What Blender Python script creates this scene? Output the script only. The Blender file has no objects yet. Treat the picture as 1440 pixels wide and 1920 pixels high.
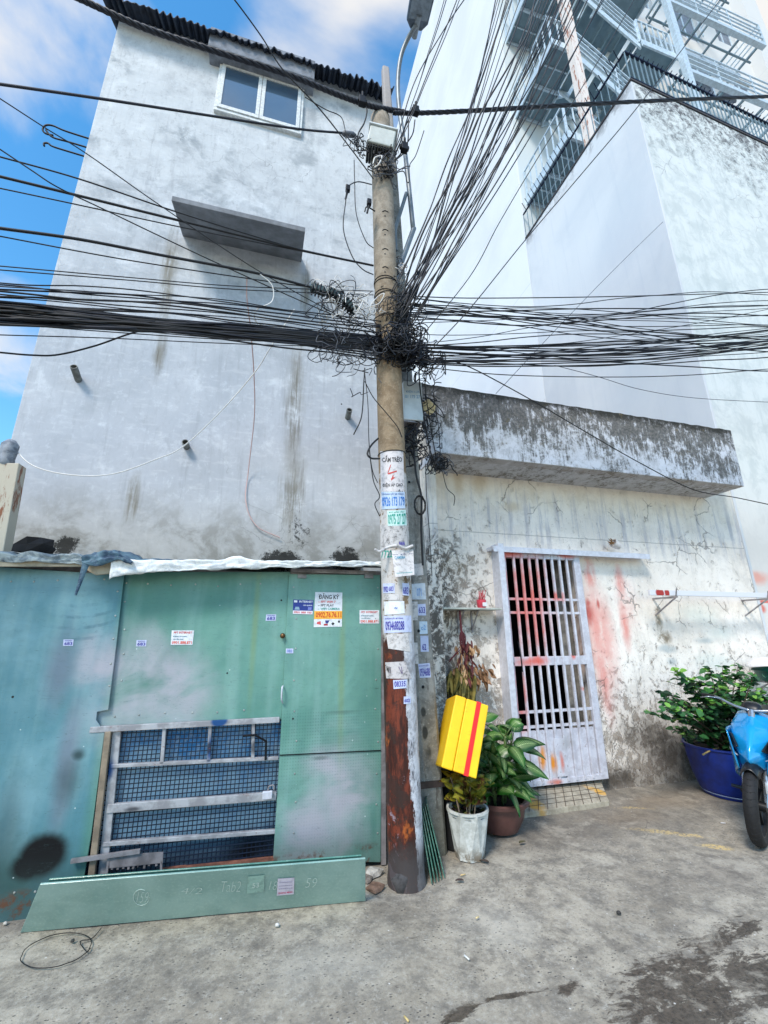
import bpy, math, random
from mathutils import Vector as V, Matrix, noise as mnoise
R = math.radians
rnd = random.Random(7)
scene = bpy.context.scene
COL = scene.collection

# ------------------------------------------------------------------ camera
CF, PITCH, ROLL, YAW = 804.69, 0.282152, -0.006238, 0.267811
CAM = V((0, 0, 1.55))
_fw = V((math.sin(YAW)*math.cos(PITCH), math.cos(YAW)*math.cos(PITCH), math.sin(PITCH)))
_r0 = V((math.cos(YAW), -math.sin(YAW), 0)); _u0 = _r0.cross(_fw)
_rt = _r0*math.cos(ROLL) + _u0*math.sin(ROLL); _up = _u0*math.cos(ROLL) - _r0*math.sin(ROLL)
cd = bpy.data.cameras.new('camera'); cam = bpy.data.objects.new('camera', cd); COL.objects.link(cam)
cd.sensor_fit = 'VERTICAL'; cd.sensor_height = 24; cd.lens = CF*24/1920; cd.clip_start = .05; cd.clip_end = 2000
cam.matrix_world = Matrix(((_rt.x, _up.x, -_fw.x, CAM.x), (_rt.y, _up.y, -_fw.y, CAM.y), (_rt.z, _up.z, -_fw.z, CAM.z), (0, 0, 0, 1)))
scene.camera = cam
scene.render.resolution_x = 768; scene.render.resolution_y = 1024

# ------------------------------------------------------------------ sky, sun, exposure
SUN_EL, SUN_ROT = R(47), R(-140)
w = bpy.data.worlds.new('World'); scene.world = w; w.use_nodes = True
nt = w.node_tree; nt.nodes.clear()
def wn(t, **k):
    n = nt.nodes.new(t)
    for a, b in k.items(): setattr(n, a, b)
    return n
sky = wn('ShaderNodeTexSky', sky_type='NISHITA', sun_disc=False, sun_elevation=SUN_EL, sun_rotation=SUN_ROT,
         air_density=1.3, dust_density=.3, ozone_density=3.5)
bg = wn('ShaderNodeBackground'); bg.inputs[1].default_value = .12
out = wn('ShaderNodeOutputWorld')
tc = wn('ShaderNodeTexCoord'); sep = wn('ShaderNodeSeparateXYZ'); nt.links.new(tc.outputs['Generated'], sep.inputs[0])
az = wn('ShaderNodeMath', operation='MAXIMUM'); nt.links.new(sep.outputs[2], az.inputs[0]); az.inputs[1].default_value = .02
ad = wn('ShaderNodeMath', operation='ADD'); nt.links.new(az.outputs[0], ad.inputs[0]); ad.inputs[1].default_value = .18
sc = wn('ShaderNodeVectorMath', operation='DIVIDE'); cb = wn('ShaderNodeCombineXYZ')
for i in range(3): nt.links.new(ad.outputs[0], cb.inputs[i])
nt.links.new(tc.outputs['Generated'], sc.inputs[0]); nt.links.new(cb.outputs[0], sc.inputs[1])
no = wn('ShaderNodeTexNoise'); no.inputs['Scale'].default_value = 2.3; no.inputs['Detail'].default_value = 7
no.inputs['Roughness'].default_value = .52; no.inputs['Distortion'].default_value = .35
mpn = wn('ShaderNodeMapping'); mpn.inputs[1].default_value = (1.15, .8, .3)
nt.links.new(sc.outputs[0], mpn.inputs[0]); nt.links.new(mpn.outputs[0], no.inputs['Vector'])
mr = wn('ShaderNodeMapRange', interpolation_type='SMOOTHSTEP'); mr.inputs[1].default_value = .45; mr.inputs[2].default_value = .70
acc = no.outputs[0]
for (px_, py_, w_, c0_) in ((110, 90, .16, .965), (640, 60, .14, .975), (1440, 0, .3, .95), (40, 430, -.2, .975), (750, 200, -.12, .99), (330, 10, -.05, .99)):   # where the sky is cloudier or clearer
    d_ = (_fw + _rt*((px_-720)/CF) - _up*((py_-960)/CF)).normalized()
    dp = wn('ShaderNodeVectorMath', operation='DOT_PRODUCT'); nt.links.new(tc.outputs['Generated'], dp.inputs[0]); dp.inputs[1].default_value = d_
    m2 = wn('ShaderNodeMapRange', interpolation_type='SMOOTHSTEP'); m2.inputs[1].default_value = c0_; m2.inputs[2].default_value = 1; m2.inputs[4].default_value = w_
    nt.links.new(dp.outputs['Value'], m2.inputs[0]); a2 = wn('ShaderNodeMath', operation='ADD'); nt.links.new(acc, a2.inputs[0]); nt.links.new(m2.outputs[0], a2.inputs[1]); acc = a2.outputs[0]
nt.links.new(acc, mr.inputs[0])
hs = wn('ShaderNodeHueSaturation'); hs.inputs['Hue'].default_value = .492; hs.inputs['Saturation'].default_value = 1.28; hs.inputs['Value'].default_value = 2.05
nt.links.new(sky.outputs[0], hs.inputs['Color'])
mx = wn('ShaderNodeMix', data_type='RGBA'); nt.links.new(mr.outputs[0], mx.inputs[0]); nt.links.new(hs.outputs[0], mx.inputs[6])
mx.inputs[7].default_value = (6.9, 6.8, 6.7, 1)
nt.links.new(mx.outputs[2], bg.inputs[0]); nt.links.new(bg.outputs[0], out.inputs[0])
sd = bpy.data.lights.new('sun', 'SUN'); sd.energy = 3.0; sd.angle = R(14); sd.color = (1, .93, .84)
sun = bpy.data.objects.new('sun', sd); COL.objects.link(sun)
sdir = V((math.sin(SUN_ROT)*math.cos(SUN_EL), math.cos(SUN_ROT)*math.cos(SUN_EL), math.sin(SUN_EL)))
sun.rotation_euler = sdir.to_track_quat('Z', 'Y').to_euler(); sun.location = (0, 0, 30)
scene.view_settings.view_transform = 'Standard'; scene.view_settings.look = 'None'
scene.view_settings.exposure = 0.2; scene.view_settings.gamma = 1

# ------------------------------------------------------------------ pixel rays of the fitted lens, used to survey points on real planes
def ray(x, y): return _fw + _rt*((x-720)/CF) - _up*((y-960)/CF)
def oY(x, y, Y): d = ray(x, y); return CAM + d*(Y/d.y)
def oX(x, y, X): d = ray(x, y); return CAM + d*(X/d.x)
def oZ(x, y, z=0): d = ray(x, y); return CAM + d*((z-CAM.z)/d.z)

# ------------------------------------------------------------------ mesh builder
class MB:
    def __init__(s, xf=None): s.v = []; s.f = []; s.m = []; s.uv = []; s.cur = 0; s.xf = xf; s.hasuv = False
    def face(s, pts, uv=None):
        b = len(s.v); s.v += [V(p) for p in pts]; s.f.append(tuple(range(b, b+len(pts)))); s.m.append(s.cur)
        s.uv.append(uv or [(0, 0)]*len(pts)); s.hasuv |= bool(uv)
    def add(s, vs, fs):
        b = len(s.v); s.v += [V(p) for p in vs]
        for f in fs: s.f.append(tuple(b+i for i in f)); s.m.append(s.cur); s.uv.append([(0, 0)]*len(f))
    def box(s, x0, x1, y0, y1, z0, z1):
        s.hexa([(x0, y0, z0), (x1, y0, z0), (x1, y1, z0), (x0, y1, z0), (x0, y0, z1), (x1, y0, z1), (x1, y1, z1), (x0, y1, z1)]); return s
    def hexa(s, p): s.add(p, [(0, 3, 2, 1), (4, 5, 6, 7), (0, 1, 5, 4), (1, 2, 6, 5), (2, 3, 7, 6), (3, 0, 4, 7)]); return s
    def bar(s, a, b, wx, wy=None, up=(0, 0, 1)):
        a = V(a); b = V(b); d = (b-a).normalized(); wy = wy or wx; u = V(up)
        if abs(d.dot(u)) > .95: u = V((0, 1, 0))
        sx = d.cross(u).normalized()*wx/2; sy = sx.cross(d).normalized()*wy/2
        s.hexa([a-sx-sy, a+sx-sy, b+sx-sy, b-sx-sy, a-sx+sy, a+sx+sy, b+sx+sy, b-sx+sy]); return s
    def slab(s, quad, th):   # quad of 4 points extruded by vector th
        q = [V(p) for p in quad]; t = V(th); s.hexa(q+[p+t for p in q]); return s
    def prism(s, poly, th):
        n = len(poly); q = [V(p) for p in poly]; t = V(th); vs = q+[p+t for p in q]
        s.add(vs, [tuple(range(n-1, -1, -1)), tuple(range(n, 2*n))]+[(i, (i+1) % n, n+(i+1) % n, n+i) for i in range(n)]); return s
    def tube(s, path, r, n=6, cap=True):
        P = [V(p) for p in path]; L = len(P); rr = r if isinstance(r, (list, tuple)) else [r]*L
        vs = []; prev = None
        for i, p in enumerate(P):
            d = (P[min(i+1, L-1)]-P[max(i-1, 0)])
            d = d.normalized() if d.length > 1e-9 else V((0, 0, 1))
            if prev is None: u = d.orthogonal().normalized()
            else:
                u = prev-d*prev.dot(d); u = u.normalized() if u.length > 1e-6 else d.orthogonal().normalized()
            prev = u; w_ = d.cross(u)
            for k in range(n):
                a = 2*math.pi*k/n; vs.append(p+(u*math.cos(a)+w_*math.sin(a))*rr[i])
        fs = [(i*n+k, i*n+(k+1) % n, (i+1)*n+(k+1) % n, (i+1)*n+k) for i in range(L-1) for k in range(n)]
        if cap: fs += [tuple(range(n-1, -1, -1)), tuple((L-1)*n+k for k in range(n))]
        s.add(vs, fs); return s
    def lathe(s, prof, c, n=24, axis=None, wob=None, cap=False):   # prof list (r,z) ; axis matrix
        vs = []
        for r, z in prof:
            for k in range(n):
                a = 2*math.pi*k/n; rk = r*(wob(k, z) if wob else 1); p = V((rk*math.cos(a), rk*math.sin(a), z))
                if axis: p = axis @ p
                vs.append(p+V(c))
        fs = [(i*n+k, i*n+(k+1) % n, (i+1)*n+(k+1) % n, (i+1)*n+k) for i in range(len(prof)-1) for k in range(n)]
        if cap: fs += [tuple(range(n-1, -1, -1)), tuple((len(prof)-1)*n+k for k in range(n))]
        s.add(vs, fs); return s
    def grid(s, fn, nu, nv, uv=True):
        b = len(s.v)
        for j in range(nv+1):
            for i in range(nu+1): s.v.append(V(fn(i/nu, j/nv)))
        for j in range(nv):
            for i in range(nu):
                a = b+j*(nu+1)+i; s.f.append((a, a+1, a+nu+2, a+nu+1)); s.m.append(s.cur)
                s.uv.append([(i/nu, j/nv), ((i+1)/nu, j/nv), ((i+1)/nu, (j+1)/nv), (i/nu, (j+1)/nv)])
        s.hasuv |= uv; return s
    def build(s, name, mats, parent=None, smooth=False, bevel=0, solid=0, **kw):
        vs = s.v
        if s.xf: vs = [s.xf @ p for p in vs]
        org = V((0, 0, 0))
        if parent:
            q = parent
            while q: org = org+q.location; q = q.parent
        else:
            xs = [p.x for p in vs]; ys = [p.y for p in vs]; zs = [p.z for p in vs]
            org = V(((min(xs)+max(xs))/2, (min(ys)+max(ys))/2, min(zs)))
        me = bpy.data.meshes.new(name); me.from_pydata([tuple(p-org) for p in vs], [], s.f)
        for m in (mats if isinstance(mats, (list, tuple)) else [mats]): me.materials.append(m)
        me.polygons.foreach_set('material_index', s.m)
        if smooth: me.polygons.foreach_set('use_smooth', [True]*len(s.f))
        if s.hasuv:
            l = me.uv_layers.new(name='UVMap'); flat = []
            for u in s.uv:
                for a in u: flat += [a[0], a[1]]
            l.data.foreach_set('uv', flat)
        me.update()
        o = bpy.data.objects.new(name, me); COL.objects.link(o)
        if parent: o.parent = parent
        else: o.location = org
        if bevel:
            b = o.modifiers.new('b', 'BEVEL'); b.width = bevel; b.segments = 2; b.limit_method = 'ANGLE'; b.angle_limit = R(40)
        if solid:
            b = o.modifiers.new('s', 'SOLIDIFY'); b.thickness = solid; b.offset = 0
        if smooth == 'auto':
            wn_ = o.modifiers.new('w', 'EDGE_SPLIT'); wn_.split_angle = R(35)
        tag(o, **kw); return o
def tag(o, label=None, cat=None, group=None, kind=None):
    if label: o['label'] = label
    if cat: o['category'] = cat
    if group: o['group'] = group
    if kind: o['kind'] = kind
    return o
def empty(name, loc, label, cat, group=None):
    o = bpy.data.objects.new(name, None); COL.objects.link(o); o.location = V(loc); o.empty_display_size = .1
    return tag(o, label, cat, group)
def copy_thing(o, loc, label=None, parent=None):
    c = o.copy(); COL.objects.link(c); c.parent = parent
    if parent is None: c.location = loc
    if label: c['label'] = label
    for ch in list(o.children): copy_thing(ch, None, None, c)
    return c
def spline(pts, k=8):
    P = [V(p) for p in pts]; 
    if len(P) == 2: return [P[0].lerp(P[1], i/k) for i in range(k+1)]
    Q = [P[0]*2-P[1]]+P+[P[-1]*2-P[-2]]; o = []
    for i in range(1, len(Q)-2):
        a, b, c, d = Q[i-1:i+3]
        for j in range(k):
            t = j/k
            o.append(.5*((2*b)+(c-a)*t+(2*a-5*b+4*c-d)*t*t+(3*b-a-3*c+d)*t**3))
    o.append(P[-1]); return o

# ------------------------------------------------------------------ material builder
def lin(v): v /= 255; return v/12.92 if v <= .04045 else ((v+.055)/1.055)**2.4
def C(r, g, b): return (lin(r), lin(g), lin(b), 1)
class Mat:
    def __init__(s, name, obj=False):
        s.m = bpy.data.materials.new(name); s.m.use_nodes = True; s.t = s.m.node_tree; s.t.nodes.clear()
        s.bs = s.nd('ShaderNodeBsdfPrincipled'); s.o = s.nd('ShaderNodeOutputMaterial'); s.t.links.new(s.bs.outputs[0], s.o.inputs[0])
        if obj: s.p = s.nd('ShaderNodeTexCoord').outputs['Object']
        else: s.p = s.nd('ShaderNodeNewGeometry').outputs['Position']
        q = s.nd('ShaderNodeSeparateXYZ'); s.t.links.new(s.p, q.inputs[0]); s.x, s.y, s.z = q.outputs
        s.dn = None
    def nd(s, t, **k):
        n = s.t.nodes.new(t)
        for a, b in k.items(): setattr(n, a, b)
        return n
    def put(s, i, v):
        if isinstance(v, (int, float)): i.default_value = v
        elif isinstance(v, (tuple, list)): i.default_value = v
        else: s.t.links.new(v, i)
    def op(s, o, a, b=0, c=None):
        n = s.nd('ShaderNodeMath', operation=o); s.put(n.inputs[0], a); s.put(n.inputs[1], b)
        if c is not None: s.put(n.inputs[2], c)
        return n.outputs[0]
    def add(s, a, b): return s.op('ADD', a, b)
    def sub(s, a, b): return s.op('SUBTRACT', a, b)
    def mul(s, a, b): return s.op('MULTIPLY', a, b)
    def mx(s, a, *b):
        for q in b: a = s.op('MAXIMUM', a, q)
        return a
    def mn(s, a, b): return s.op('MINIMUM', a, b)
    def inv(s, a): return s.op('SUBTRACT', 1, a)
    def ss(s, v, lo, hi, a=0, b=1):
        n = s.nd('ShaderNodeMapRange', interpolation_type='SMOOTHSTEP'); s.put(n.inputs[0], v)
        for i, q in enumerate((lo, hi, a, b)): s.put(n.inputs[i+1], q)
        return n.outputs[0]
    def vec(s, sx=1, sy=1, sz=1, off=(0, 0, 0), rot=(0, 0, 0), v=None):
        n = s.nd('ShaderNodeMapping'); s.put(n.inputs[0], v or s.p); n.inputs[1].default_value = off; n.inputs[2].default_value = rot; n.inputs[3].default_value = (sx, sy, sz); return n.outputs[0]
    def noise(s, scale, det=5, rough=.6, dist=0, v=None):
        n = s.nd('ShaderNodeTexNoise'); s.put(n.inputs['Vector'], v or s.p); n.inputs['Scale'].default_value = scale
        n.inputs['Detail'].default_value = det; n.inputs['Roughness'].default_value = rough; n.inputs['Distortion'].default_value = dist; return n.outputs[0]
    def vor(s, scale, feat='F1', v=None, rnd=1):
        n = s.nd('ShaderNodeTexVoronoi', feature=feat); s.put(n.inputs['Vector'], v or s.p); n.inputs['Scale'].default_value = scale; n.inputs['Randomness'].default_value = rnd; return n.outputs['Distance']
    def mix(s, f, a, b):
        n = s.nd('ShaderNodeMix', data_type='RGBA'); s.put(n.inputs[0], f); s.put(n.inputs[6], a); s.put(n.inputs[7], b); return n.outputs[2]
    def crack(s, scale, width, seed=0, mask=(.5, .6)):
        v = s.vec(off=(seed, seed*.7, seed*.3)); wv = s.nd('ShaderNodeTexNoise'); s.put(wv.inputs['Vector'], v); wv.inputs['Scale'].default_value = scale*3; wv.inputs['Detail'].default_value = 4
        a = s.nd('ShaderNodeVectorMath', operation='MULTIPLY_ADD'); s.put(a.inputs[0], wv.outputs[1]); a.inputs[1].default_value = (.35/scale,)*3; s.put(a.inputs[2], v)
        d = s.vor(scale, 'DISTANCE_TO_EDGE', a.outputs[0])
        return s.mul(s.ss(d, width, width*.2), s.ss(s.noise(scale*.6, 2, .5, 0, v), *mask))
    def blob(s, cx, cy, rx, ry, soft=.6, ang=0, plane='xz', wob=.35, ws=2.2):
        if s.dn is None or s.dn[1] != ws:
            n = s.nd('ShaderNodeTexNoise'); s.put(n.inputs['Vector'], s.p); n.inputs['Scale'].default_value = ws; n.inputs['Detail'].default_value = 6; n.inputs['Roughness'].default_value = .65
            q = s.nd('ShaderNodeSeparateXYZ'); s.t.links.new(n.outputs[1], q.inputs[0]); s.dn = (q, ws)
        A = {'x': s.x, 'y': s.y, 'z': s.z}; q = s.dn[0]
        u = s.sub(A[plane[0]], cx); v = s.sub(A[plane[1]], cy)
        if ang:
            ca, sa = math.cos(ang), math.sin(ang)
            u, v = s.add(s.mul(u, ca), s.mul(v, sa)), s.sub(s.mul(v, ca), s.mul(u, sa))
        u = s.op('MULTIPLY_ADD', u, 1/rx, s.mul(s.sub(q.outputs[0], .5), wob*4)); v = s.op('MULTIPLY_ADD', v, 1/ry, s.mul(s.sub(q.outputs[1], .5), wob*4))
        d = s.op('SQRT', s.add(s.mul(u, u), s.mul(v, v))); return s.ss(d, 1, 1-soft)
    def done(s, col, rough=.7, metal=0, bump=None, bstr=.3, bdist=.01, spec=.5, **kw):
        s.put(s.bs.inputs['Base Color'], col); s.put(s.bs.inputs['Roughness'], rough); s.put(s.bs.inputs['Metallic'], metal); s.bs.inputs['Specular IOR Level'].default_value = spec
        if bump is not None:
            b = s.nd('ShaderNodeBump'); s.put(b.inputs['Height'], bump); b.inputs['Strength'].default_value = bstr; b.inputs['Distance'].default_value = bdist; s.t.links.new(b.outputs[0], s.bs.inputs['Normal'])
        for k, v in kw.items(): s.put(s.bs.inputs[k.replace('_', ' ')], v)
        return s.m
def plain(name, col, rough=.6, metal=0, var=.25, scale=14, bstr=.15, **kw):
    m = Mat(name); n = m.noise(scale, 5, .65); dk = tuple(c*(1-var) for c in col[:3])+(1,); lt = tuple(min(1, c*(1+var*.6)) for c in col[:3])+(1,)
    return m.done(m.mix(m.ss(n, .35, .65), dk, lt), rough, metal, n, bstr, .004, **kw)
# ------------------------------------------------------------------ ground
def mat_ground():
    m = Mat('worn_concrete'); a = m.noise(.9, 7, .62, .3); b = m.noise(7, 8, .72); f = m.noise(45, 6, .75)
    col = m.mix(m.ss(a, .35, .65), C(154, 145, 130), C(188, 179, 162)); col = m.mix(m.ss(b, .38, .66), col, C(128, 122, 112))
    col = m.mix(m.mul(m.ss(f, .5, .72), .5), col, C(198, 194, 184)); col = m.mix(m.mul(m.ss(f, .46, .3), .7), col, C(96, 95, 92))
    # aggregate pits, denser in patches
    pv = m.vec(1, 1.7, 1, rot=(0, 0, .5)); wn2 = m.noise(14, 4, .7)
    pit = m.ss(m.add(m.vor(30, 'F1', pv), m.mul(m.sub(wn2, .5), .5)), .22, .08); dens = m.ss(m.noise(2.1, 3, .5, 0, m.vec(off=(3, 1, 0))), .36, .54)
    col = m.mix(m.mul(m.mul(pit, dens), .85), col, C(72, 72, 72)); pit2 = m.ss(m.add(m.vor(62, 'F1', pv), m.mul(m.sub(wn2, .5), .6)), .16, .04); col = m.mix(m.mul(pit2, m.ss(a, .40, .6, .4, .95)), col, C(72, 70, 66)); lt2 = m.ss(m.noise(24, 6, .8, 0, m.vec(off=(4, 4, 4))), .56, .66); col = m.mix(m.mul(lt2, .45), col, C(196, 192, 182))
    st = m.noise(8.5, 9, .8, .5, m.vec(1, 2.4, 1, off=(9, 2, 0), rot=(0, 0, .35)))
    def P(x, y): q = oZ(x, y); return q.x, q.y
    def wet(px, py, rx, ry, thr, ang=.3):
        bl = m.blob(*P(px, py), rx, ry, .95, ang, 'xy', .12); return m.ss(m.add(m.mul(bl, .75), m.add(m.mul(st, 2.2), m.mul(f, .7))), thr+1.04, thr+1.24)
    dark = m.mx(wet(1310, 1890, .62, .28, .74), wet(1420, 1830, .45, .3, .78), wet(1250, 1850, .8, .32, .83), wet(1340, 1760, .8, .18, .9), wet(1065, 1850, .10, .05, .62), wet(1400, 1740, .25, .08, .76), wet(860, 1895, .25, .09, .82), wet(965, 1860, .32, .035, .8, -.05))
    col = m.mix(m.mul(dark, .9), col, m.mix(m.ss(f, .4, .6), C(48, 42, 36), C(84, 74, 64)))
    dust = m.mx(m.blob(*P(930, 1730), .35, .3, .9, 0, 'xy'), m.blob(*P(620, 1820), .5, .3, .9, 0, 'xy'))
    col = m.mix(m.mul(dust, .25), col, C(196, 193, 184))
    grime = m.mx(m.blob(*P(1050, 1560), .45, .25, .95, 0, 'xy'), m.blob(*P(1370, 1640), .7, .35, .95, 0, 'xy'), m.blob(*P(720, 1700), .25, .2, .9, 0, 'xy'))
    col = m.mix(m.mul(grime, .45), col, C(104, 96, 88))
    warm = m.mx(m.blob(*P(1230, 1500), .9, .3, .95, .1, 'xy'), m.blob(*P(1180, 1530), .5, .3, .95, 0, 'xy')); col = m.mix(m.mul(warm, .4), col, C(158, 134, 104))
    yl = m.mx(m.blob(*P(1250, 1560), .40, .05, .6, -.55, 'xy', .4, 8), m.blob(*P(1345, 1585), .17, .06, .6, -.5, 'xy', .4, 8), m.blob(*P(1190, 1515), .18, .04, .6, -.4, 'xy', .4, 8))
    col = m.mix(m.mul(m.mul(yl, m.ss(f, .42, .58)), .85), col, C(226, 196, 128))
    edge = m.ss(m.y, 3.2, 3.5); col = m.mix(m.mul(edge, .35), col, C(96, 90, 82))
    cr = m.crack(1.1, .008, 5, (.56, .62)); col = m.mix(m.mul(cr, .35), col, C(70, 66, 62))
    sp = m.ss(m.vor(9, 'F1', m.vec(off=(5, 5, 5))), .05, .03); col = m.mix(m.mul(sp, .7), col, C(232, 230, 224))
    dkm = m.ss(m.noise(3.2, 9, .78, .3, m.vec(off=(8, 3, 0))), .50, .62); col = m.mix(m.mul(dkm, .38), col, C(92, 86, 78)); ltm = m.ss(m.noise(2.6, 8, .75, .3, m.vec(off=(2, 7, 0))), .54, .64); col = m.mix(m.mul(ltm, .4), col, C(198, 190, 174))
    h = m.sub(m.add(m.mul(b, .6), m.mul(f, .5)), m.mul(m.mul(pit, dens), .6))
    return m.done(col, m.mix(dark, (.85,)*3+(1,), (.42,)*3+(1,)), 0, h, .55, .012, .35)
g = MB(); N = 60
def gz(x, y):
    return .012*mnoise.noise(V((x*1.3, y*1.3, 0)))+.006*mnoise.noise(V((x*5, y*5, 2))) if abs(x) < 9 and y < 4.2 else 0
xs = [-400, -60, -20, -8]+[-6+i*.15 for i in range(100)]+[12, 25, 80, 400]; ys = [-400, -60, -10, -3]+[-1+i*.13 for i in range(42)]+[5.5, 12, 30, 90, 400]
for j in range(len(ys)):
    for i in range(len(xs)): g.v.append(V((xs[i], ys[j], gz(xs[i], ys[j])-.006)))
for j in range(len(ys)-1):
    for i in range(len(xs)-1):
        a = j*len(xs)+i; g.f.append((a, a+1, a+len(xs)+1, a+len(xs))); g.m.append(0); g.uv.append([(0, 0)]*4)
g.build('ground', mat_ground(), smooth=True, kind='structure')

def PZ(x, y, Y): q = oY(x, y, Y); return q.x, q.z

# ------------------------------------------------------------------ tall white house on the left
YL = 4.6; LX0, LX1, LZ = -2.475, 1.372, 10.0
def mat_lh():
    m = Mat('aged_white_plaster'); a = m.noise(.55, 6, .6, .4); b = m.noise(3.2, 8, .68, .3); f = m.noise(28, 5, .7)
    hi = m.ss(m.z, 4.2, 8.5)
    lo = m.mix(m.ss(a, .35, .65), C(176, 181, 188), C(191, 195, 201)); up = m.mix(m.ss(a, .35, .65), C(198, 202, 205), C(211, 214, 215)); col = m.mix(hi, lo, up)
    col = m.mix(m.mul(m.ss(b, .47, .72), m.ss(m.z, 3.5, 7.5, .15, .42)), col, C(146, 150, 156)); sc_ = m.noise(11, 9, .82, .3, m.vec(1, 1, .7)); col = m.mix(m.mul(m.ss(sc_, .54, .62), m.ss(m.z, 3, 7, .15, .42)), col, C(146, 150, 154)); col = m.mix(m.mul(m.ss(sc_, .46, .38), .35), col, C(214, 219, 224)); col = m.mix(m.mul(m.ss(b, .46, .28), .5), col, C(228, 232, 236))
    big = m.noise(1.4, 7, .7, .6, m.vec(1, 1, .8, off=(4, 0, 7)))
    col = m.mix(m.mul(m.mul(m.ss(big, .5, .66), m.ss(b, .35, .6)), m.ss(m.z, 3, 6.5, .12, .6)), col, C(138, 146, 152))
    st = m.noise(5, 7, .72, 0, m.vec(2.2, 1, .16)); st2 = m.noise(16, 5, .7, 0, m.vec(2, 1, .12))
    col = m.mix(m.mul(m.ss(st, .52, .70), .45), col, C(152, 156, 162)); col = m.mix(m.mul(m.ss(st2, .56, .72), .18), col, C(134, 134, 132)); tr_ = m.noise(5, 4, .6, 0, m.vec(1, 1, 3.2, rot=(0, .15, 0))); col = m.mix(m.mul(m.ss(tr_, .52, .66), .22), col, C(222, 224, 226)); 
    def B(px, py): return PZ(px, py, YL)
    s1 = m.mx(m.blob(*B(552, 760), .15, 1.3, .9, 0, 'xz', .16), m.blob(*B(548, 930), .2, .8, .9, 0, 'xz', .2), m.blob(*B(575, 540), .10, .6, .9), m.blob(*B(318, 510), .12, .9, .9, .03), m.blob(*B(300, 660), .10, .45, .9), m.blob(*B(250, 930), .09, .35, .8))
    sm = m.mul(s1, m.ss(m.add(m.mul(b, .5), m.mul(st2, .5)), .36, .54)); col = m.mix(m.mul(sm, .8), col, C(128, 124, 112))
    sm2 = m.mul(s1, m.ss(st2, .5, .66)); col = m.mix(m.mul(sm2, .6), col, C(98, 92, 82))
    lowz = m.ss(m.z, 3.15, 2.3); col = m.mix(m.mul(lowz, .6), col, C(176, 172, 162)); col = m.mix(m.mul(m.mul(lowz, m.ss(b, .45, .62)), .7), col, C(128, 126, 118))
    mold = m.mx(m.blob(*B(125, 1025), .22, .2, .9, 0, 'xz', .1), m.blob(*B(530, 1050), .4, .22, .9, 0, 'xz', .1), m.blob(*B(650, 1050), .36, .28, .9, 0, 'xz', .1), m.mul(m.blob(*B(560, 1000), .3, .5, .95, 0, 'xz', .1), .6))
    col = m.mix(m.mul(m.ss(m.add(m.mul(mold, .42), m.mul(m.noise(13, 9, .85, .4), 1.0)), .72, .82), .93), col, C(30, 30, 28))
    pk = m.mx(m.blob(*B(170, 260), .18, .12, .9), m.blob(*B(620, 400), .5, .12, .9), m.blob(*B(340, 250), .45, .3, .95), m.blob(*B(220, 120), .3, .5, .95), m.blob(*B(640, 200), .25, .2, .95))
    col = m.mix(m.mul(m.mul(pk, m.ss(b, .42, .6)), .7), col, C(132, 140, 146))
    c1 = m.crack(2.2, .006, 1.5, (.60, .66)); cr = c1; col = m.mix(m.mul(cr, .5), col, C(92, 92, 94))
    sp = m.ss(m.vor(2.6, 'F1', m.vec(off=(2, 0, 2))), .035, .02); col = m.mix(sp, col, C(60, 56, 52))
    return m.done(col, .85, 0, m.sub(m.add(m.mul(b, .8), m.mul(f, .25)), m.mul(cr, .5)), .35, .012, .2)
M_LH = mat_lh()
house = empty('white_house', (LX0+1.9, YL+3, 0), 'tall weathered white plaster house with a single window under its corrugated roof', 'house')
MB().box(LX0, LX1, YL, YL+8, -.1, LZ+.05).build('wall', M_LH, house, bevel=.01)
M_DKM = plain('dark_corrugated_metal', C(34, 46, 64), .6, .2, .5, 6)
# corrugated roof: slopes down over the facade with a ragged front edge
r = MB()
def roof(u, v):
    x = LX0-.12+u*(LX1-LX0+.14); ragged = (.07*mnoise.noise(V((x*9, 3, 0)))+.05*mnoise.noise(V((x*23, 1, 0)))) if v < .01 else 0
    if v < .01 and x > .75: ragged += .09*mnoise.noise(V((x*14, 8, 0)))
    y = 4.31+v*8; z = 9.62+v*8*.55+.022*math.sin(x*2*math.pi/.085)+ragged
    return (x, y, z)
r.grid(roof, 360, 14, False); r.build('roof', M_DKM, house, smooth=True, solid=.012)
MB().box(LX0+.02, LX1-.02, YL-.03, YL+.02, 9.66, 9.95).build('wall_plate', plain('pale_fascia', C(176, 186, 196), .8), house)
M_GREYC = plain('grey_cement', C(124, 130, 140), .85, 0, .3, 8)
MB().box(-1.275, .185, 4.38, YL+.01, 9.40, 9.80).build('window_canopy', M_GREYC, house, bevel=.01, label='dark grey concrete beam over the window')
MB().slab([(-1.27, 4.0, 6.10), (.163, 4.0, 6.09), (.163, 4.61, 6.26), (-1.27, 4.61, 6.27)], (0, 0, .07)).build('canopy', plain('shaded_canopy', C(124, 128, 134), .85, 0, .25, 5), house, bevel=.006, label='sloping grey concrete canopy across the facade')
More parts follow.
